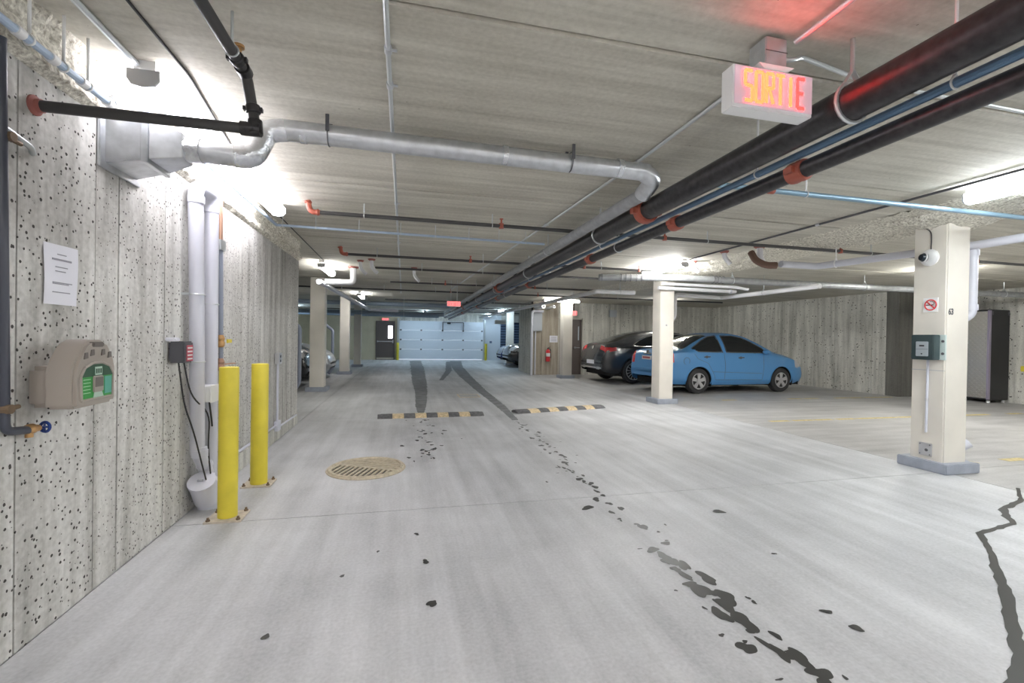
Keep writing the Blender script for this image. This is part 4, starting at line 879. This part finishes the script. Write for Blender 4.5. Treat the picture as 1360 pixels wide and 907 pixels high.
    # trim round the glass
    for poly in P['side_glass']:
        for s_ in (1, -1):
            n = len(poly); pts = []
            for i in range(n):
                a = poly[i]; c = poly[(i+1) % n]; k = max(1, int(math.hypot(c[0]-a[0], c[1]-a[1])/.12))
                for j in range(k): x = a[0]+(c[0]-a[0])*j/k; z = a[1]+(c[1]-a[1])*j/k; pts.append((x, s_*(side_y(x, z)+.002), z))
            MB().tube(pts+[pts[0]], .013, 6, cap=False).build('window_trim', P['trim'], t)
    # wells, underbody
    for xw, zw in wheels:
        for s_ in (1, -1):
            W2 = catmull(*zip(*P['half']), xw)
            m = MB(); n = 18
            for i in range(n+1):
                a = math.pi*(-.12+1.24*i/n); c, s = math.cos(a)*ra, math.sin(a)*ra
                m.v += [(xw+c, s_*.42, zw+s), (xw+c, s_*(W2-.012), zw+s)]
            m.f += [(2*i, 2*i+1, 2*i+3, 2*i+2) for i in range(n)]; m.f.append(tuple(2*i for i in range(n+1))); m.build('wheel_well', M_WELL, t)
            ring = [(xw+math.cos(a)*ra, s_*(side_y(xw+math.cos(a)*ra, max(zw+math.sin(a)*ra, .25))+.0), zw+math.sin(a)*ra) for a in [math.pi*(-.06+1.12*i/22) for i in range(23)]]
            MB().tube(ring, .016, 6).build('arch_lip', P.get('lip', paint), t)
    zb = P['bot'][len(P['bot'])//2][1]
    MB().box(.25, L-.25, -P['W']/2+.12, P['W']/2-.12, zb-.02, zb+.12).build('underbody', M_WELL, t)
    # wheels
    r = P['wr']; rr = r*P.get('rim', .64)
    for xw, zw in wheels:
        for s_ in (1, -1):
            y0 = s_*(P['W']/2-.215); y1 = s_*(P['W']/2-.012); c = Vector((xw, y0, zw)); w_ = abs(y1-y0)
            wh = MB().lathe(c, (0, s_, 0), [(0, rr*.95), (.01, r*.93), (.04, r), (w_-.04, r), (w_-.012, r*.95), (w_, r*.82), (w_-.004, rr*1.04), (w_-.03, rr)], 36).build('wheel', M_RUBBER, t)
            m = MB().lathe(c, (0, s_, 0), [(w_-.055, rr*.99), (w_-.05, rr*.99), (w_-.05, .02)], 30); m.build('rim_barrel', M_WELL, wh)
            m = MB().torus((xw, y1-s_*.008, zw), (0, 1, 0), rr*.97, .012, 32, 6); ns = P['spokes']
            for k in range(ns):
                a = 2*math.pi*k/ns+.3; d = Vector((math.cos(a), 0, math.sin(a))); q = Vector((-math.sin(a), 0, math.cos(a))); o_ = Vector((xw, y1-s_*.018, zw))
                m.add([o_+d*rr*.16+q*P['sw']*.6, o_+d*rr*.16-q*P['sw']*.6, o_+d*rr*.98-q*P['sw'], o_+d*rr*.98+q*P['sw'],
                       o_+d*rr*.16+q*P['sw']*.6+Vector((0, s_*.012, 0)), o_+d*rr*.16-q*P['sw']*.6+Vector((0, s_*.012, 0)), o_+d*rr*.98-q*P['sw']+Vector((0, s_*.012, 0)), o_+d*rr*.98+q*P['sw']+Vector((0, s_*.012, 0))],
                      [(0, 1, 2, 3), (4, 7, 6, 5), (0, 4, 5, 1), (1, 5, 6, 2), (2, 6, 7, 3), (3, 7, 4, 0)])
            m.cyl((xw, y1-s_*.03, zw), (xw, y1, zw), rr*.22, 16); m.build('rim', M_ALLOY, wh)
    # seams, handles, mirrors
    for ln in P['seams']:
        for s_ in (1, -1):
            pts = []
            for (a, b) in zip(ln[:-1], ln[1:]):
                k = max(1, int(math.hypot(b[0]-a[0], b[1]-a[1])/.06))
                for j in range(k): x = a[0]+(b[0]-a[0])*j/k; z = a[1]+(b[1]-a[1])*j/k; pts.append((x, s_*(side_y(x, z)-.001), z))
            pts.append((ln[-1][0], s_*(side_y(*ln[-1])-.001), ln[-1][1])); MB().tube(pts, .0045, 5).build('panel_seam', M_DGREY, t)
    for hx, hz in P['handles']:
        for s_ in (1, -1):
            y = side_y(hx, hz); h = MB().bar((hx-.09, s_*(y+.022), hz), (hx+.09, s_*(y+.022), hz+.006), .02, .028).build('door_handle', P.get('hm', paint), t, bevel=.006)
            MB().lathe((hx, s_*(y+.001), hz), (0, s_, 0), [(0, .035), (.007, .033)], 14).build('handle_cup', M_DGREY, h)
    mx, mz = P['mirror']
    for s_ in (1, -1):
        y = side_y(mx, mz); m = MB().lathe((mx, s_*(y+.02), mz), (-.15, s_, .08), [(0, .03), (.02, .055), (.09, .075), (.15, .07), (.18, .045), (.185, .01)], 14)
        m.v = [(mx+(x-mx)*.8, yv, mz+(z-mz)*.85) for x, yv, z in m.v]; m.build('mirror', P.get('mm', paint), t)
    return t
SON = dict(L=4.40, W=1.735, rw=.96, fw=3.485, wr=.312, spokes=5, sw=.052, rim=.62, crown=.055,
    top=[(0, .60), (.015, .66), (.05, .76), (.075, .92), (.10, 1.03), (.16, 1.075), (.45, 1.095), (.60, 1.12), (1.0, 1.305), (1.4, 1.455), (1.75, 1.51), (2.1, 1.517), (2.45, 1.475), (2.8, 1.345), (3.15, 1.175), (3.35, 1.075), (3.7, 1.0), (4.0, .92), (4.2, .83), (4.32, .74), (4.38, .62), (4.4, .54)],
    half=[(0, .66), (.04, .735), (.12, .80), (.4, .845), (.96, .867), (2.2, .8675), (3.4, .862), (3.9, .83), (4.2, .77), (4.34, .69), (4.4, .58)],
    bot=[(0, .40), (.05, .30), (.3, .24), (2.2, .21), (4.1, .22), (4.35, .28), (4.4, .36)],
    belt=[(0, .55), (.12, .93), (.5, 1.0), (1.2, 1.0), (2.6, .965), (3.3, .93), (3.9, .84), (4.3, .66), (4.4, .5)],
    roofw=[(0, .58), (.1, .66), (.5, .70), (.9, .66), (1.4, .575), (2.1, .565), (2.5, .58), (3.0, .66), (3.35, .72), (3.9, .68), (4.3, .56), (4.4, .45)],
    side_glass=[[(.80, 1.10), (.98, 1.20), (1.16, 1.30), (1.40, 1.40), (1.62, 1.425), (1.66, 1.015), (.95, 1.03)], [(1.76, 1.43), (2.1, 1.43), (2.4, 1.385), (2.65, 1.28), (2.92, 1.13), (3.02, 1.01), (1.78, 1.015)]],
    ws=(2.52, 3.33), rg=(.60, 1.40), trim=M_DGREY,
    lamps={'tail': lambda x, y, z: x < .30-.28*abs(z-.92) and .78 < z < 1.0 and y > .56 and x < .27, 'head': lambda x, y, z: x > 3.98 and .64 < z < .84-.1*(4.4-x) and y > .47},
    seams=[[(1.70, 1.0), (1.72, .72), (1.70, .36)], [(2.92, .96), (2.90, .6), (2.86, .34)], [(.80, 1.02), (.92, .86), (1.22, .74), (1.40, .45), (1.42, .36)], [(1.42, .34), (2.86, .33)], [(1.35, .54), (2.85, .49)]],
    handles=[(1.18, .90), (2.2, .885)], mirror=(2.93, 1.03), hm=M_DGREY)
blue = mat('blue_car_paint', (.085, .30, .63), .32, 0, coat=.6)
car = make_car('sedan_car', 'light blue four door sedan parked behind the mid column', SON, blue)
MB().torus((.60, -.856, .80), (0, 1, .08), .085, .004, 24, 5).build('fuel_door_seam', M_DGREY, car)
m = MB().box(.035, .062, -.2, .2, .80, .90); m.build('licence_plate', M_WHITE, car); MB().box(.031, .035, -.16, .16, .825, .875).build('plate_print', mat('plate_red', (.5, .12, .15), .5), car)
MB().box(.055, .09, -.17, .17, .935, .965).build('trunk_grip', M_CHROME, car, bevel=.006); MB().lathe((.075, 0, .99), (-1, 0, .2), [(0, .05), (.012, .045)], 16).build('emblem', M_CHROME, car)
car.location = (6.0, 10.50, 0); car.rotation_euler.z = math.radians(3)
MER = dict(L=4.73, W=1.89, rw=.97, fw=3.845, wr=.365, spokes=14, sw=.012, rim=.70, crown=.055, n=110,
    top=[(0, .70), (.02, .80), (.05, .90), (.08, 1.02), (.12, 1.14), (.2, 1.19), (.45, 1.26), (.9, 1.41), (1.4, 1.535), (1.9, 1.595), (2.3, 1.60), (2.7, 1.56), (3.1, 1.42), (3.5, 1.23), (3.7, 1.14), (4.1, 1.08), (4.45, 1.0), (4.62, .88), (4.70, .72), (4.73, .6)],
    half=[(0, .72), (.04, .80), (.12, .86), (.4, .92), (1.0, .945), (2.4, .93), (3.8, .94), (4.3, .89), (4.6, .80), (4.7, .70), (4.73, .6)],
    bot=[(0, .48), (.05, .36), (.3, .30), (2.3, .24), (4.4, .25), (4.7, .34), (4.73, .4)],
    belt=[(0, .65), (.12, 1.0), (.5, 1.08), (1.2, 1.07), (2.6, 1.03), (3.6, 1.0), (4.2, .93), (4.6, .75), (4.73, .55)],
    roofw=[(0, .60), (.1, .68), (.4, .70), (.9, .64), (1.6, .60), (2.3, .61), (2.8, .63), (3.4, .72), (3.8, .78), (4.3, .72), (4.6, .58), (4.73, .45)],
    side_glass=[[(.95, 1.13), (1.2, 1.27), (1.5, 1.385), (1.78, 1.45), (1.86, 1.10), (1.2, 1.09)], [(1.95, 1.47), (2.4, 1.505), (2.75, 1.46), (3.05, 1.34), (3.4, 1.13), (3.42, 1.07), (1.97, 1.10)]],
    ws=(2.75, 3.62), rg=(.25, 1.3), trim=M_CHROME,
    lamps={'tail': lambda x, y, z: x < .42 and .93+.1*x < z < 1.06 and y > .34, 'head': lambda x, y, z: x > 4.25 and .72 < z < .92 and y > .5},
    seams=[[(1.9, 1.05), (1.92, .7), (1.88, .42)], [(3.3, 1.0), (3.28, .6), (3.25, .38)], [(1.3, .95), (1.4, .6), (1.42, .42)], [(1.42, .38), (3.25, .36)]],
    handles=[(1.52, .96), (2.55, .95)], mirror=(3.28, 1.1))
dk = mat('graphite_car_paint', (.028, .030, .036), .25, 0, coat=.8)
suv = make_car('coupe_suv', 'dark grey coupe suv parked beyond the blue sedan', MER, dk)
MB().box(.0, .03, -.7, .7, .42, .47).build('chrome_bumper_strip', M_CHROME, suv, bevel=.01)
for s_ in (1, -1): MB().box(-.01, .08, s_*.5-.12, s_*.5+.12, .40, .48).build('exhaust_trim', M_CHROME, suv, bevel=.02)
MB().box(-.005, .012, -.26, .26, .55, .67).build('licence_plate', M_PAPER, suv); MB().lathe((.085, 0, 1.05), (-1, 0, .3), [(0, .06), (.012, .055)], 18).build('emblem', M_CHROME, suv)
suv.location = (5.62, 13.10, 0); suv.rotation_euler.z = math.radians(2)
def paint_copy(src, name, label, paint, loc, rot):
    c = copy_tree(src); c.name = name; c['label'] = label; c.location = loc; c.rotation_euler.z = math.radians(rot)
    for ch in c.children:
        if ch.name.split('.')[0] in ('body', 'mirror', 'arch_lip', 'door_handle'):
            ch.data = ch.data.copy(); ch.data.materials[0] = paint
        if ch.name.split('.')[0] in ('fuel_door_seam', 'licence_plate', 'plate_print', 'trunk_grip', 'door_moulding', 'emblem', 'chrome_bumper_strip', 'exhaust_trim'): bpy.data.objects.remove(ch)
    return c
paint_copy(suv, 'coupe_suv', 'black car mostly hidden behind left wall end', mat('black_car_paint', (.012, .012, .014), .25, coat=.8), (-6.95, 12.35, 0), 0)
paint_copy(car, 'sedan_car', 'silver car nosing out between the left columns', mat('silver_car_paint', (.50, .51, .53), .3, .5, coat=.5), (-6.45, 14.6, 0), 0)
paint_copy(car, 'sedan_car', 'dark blue car behind the far right column', mat('navy_car_paint', (.02, .035, .13), .25, coat=.8), (9.1, 22.6, 0), 180)
paint_copy(suv, 'coupe_suv', 'black suv parked nearest beyond the grey block wall', mat('black_car_paint', (.012, .012, .014), .25, coat=.8), (9.18, 20.0, 0), 180)
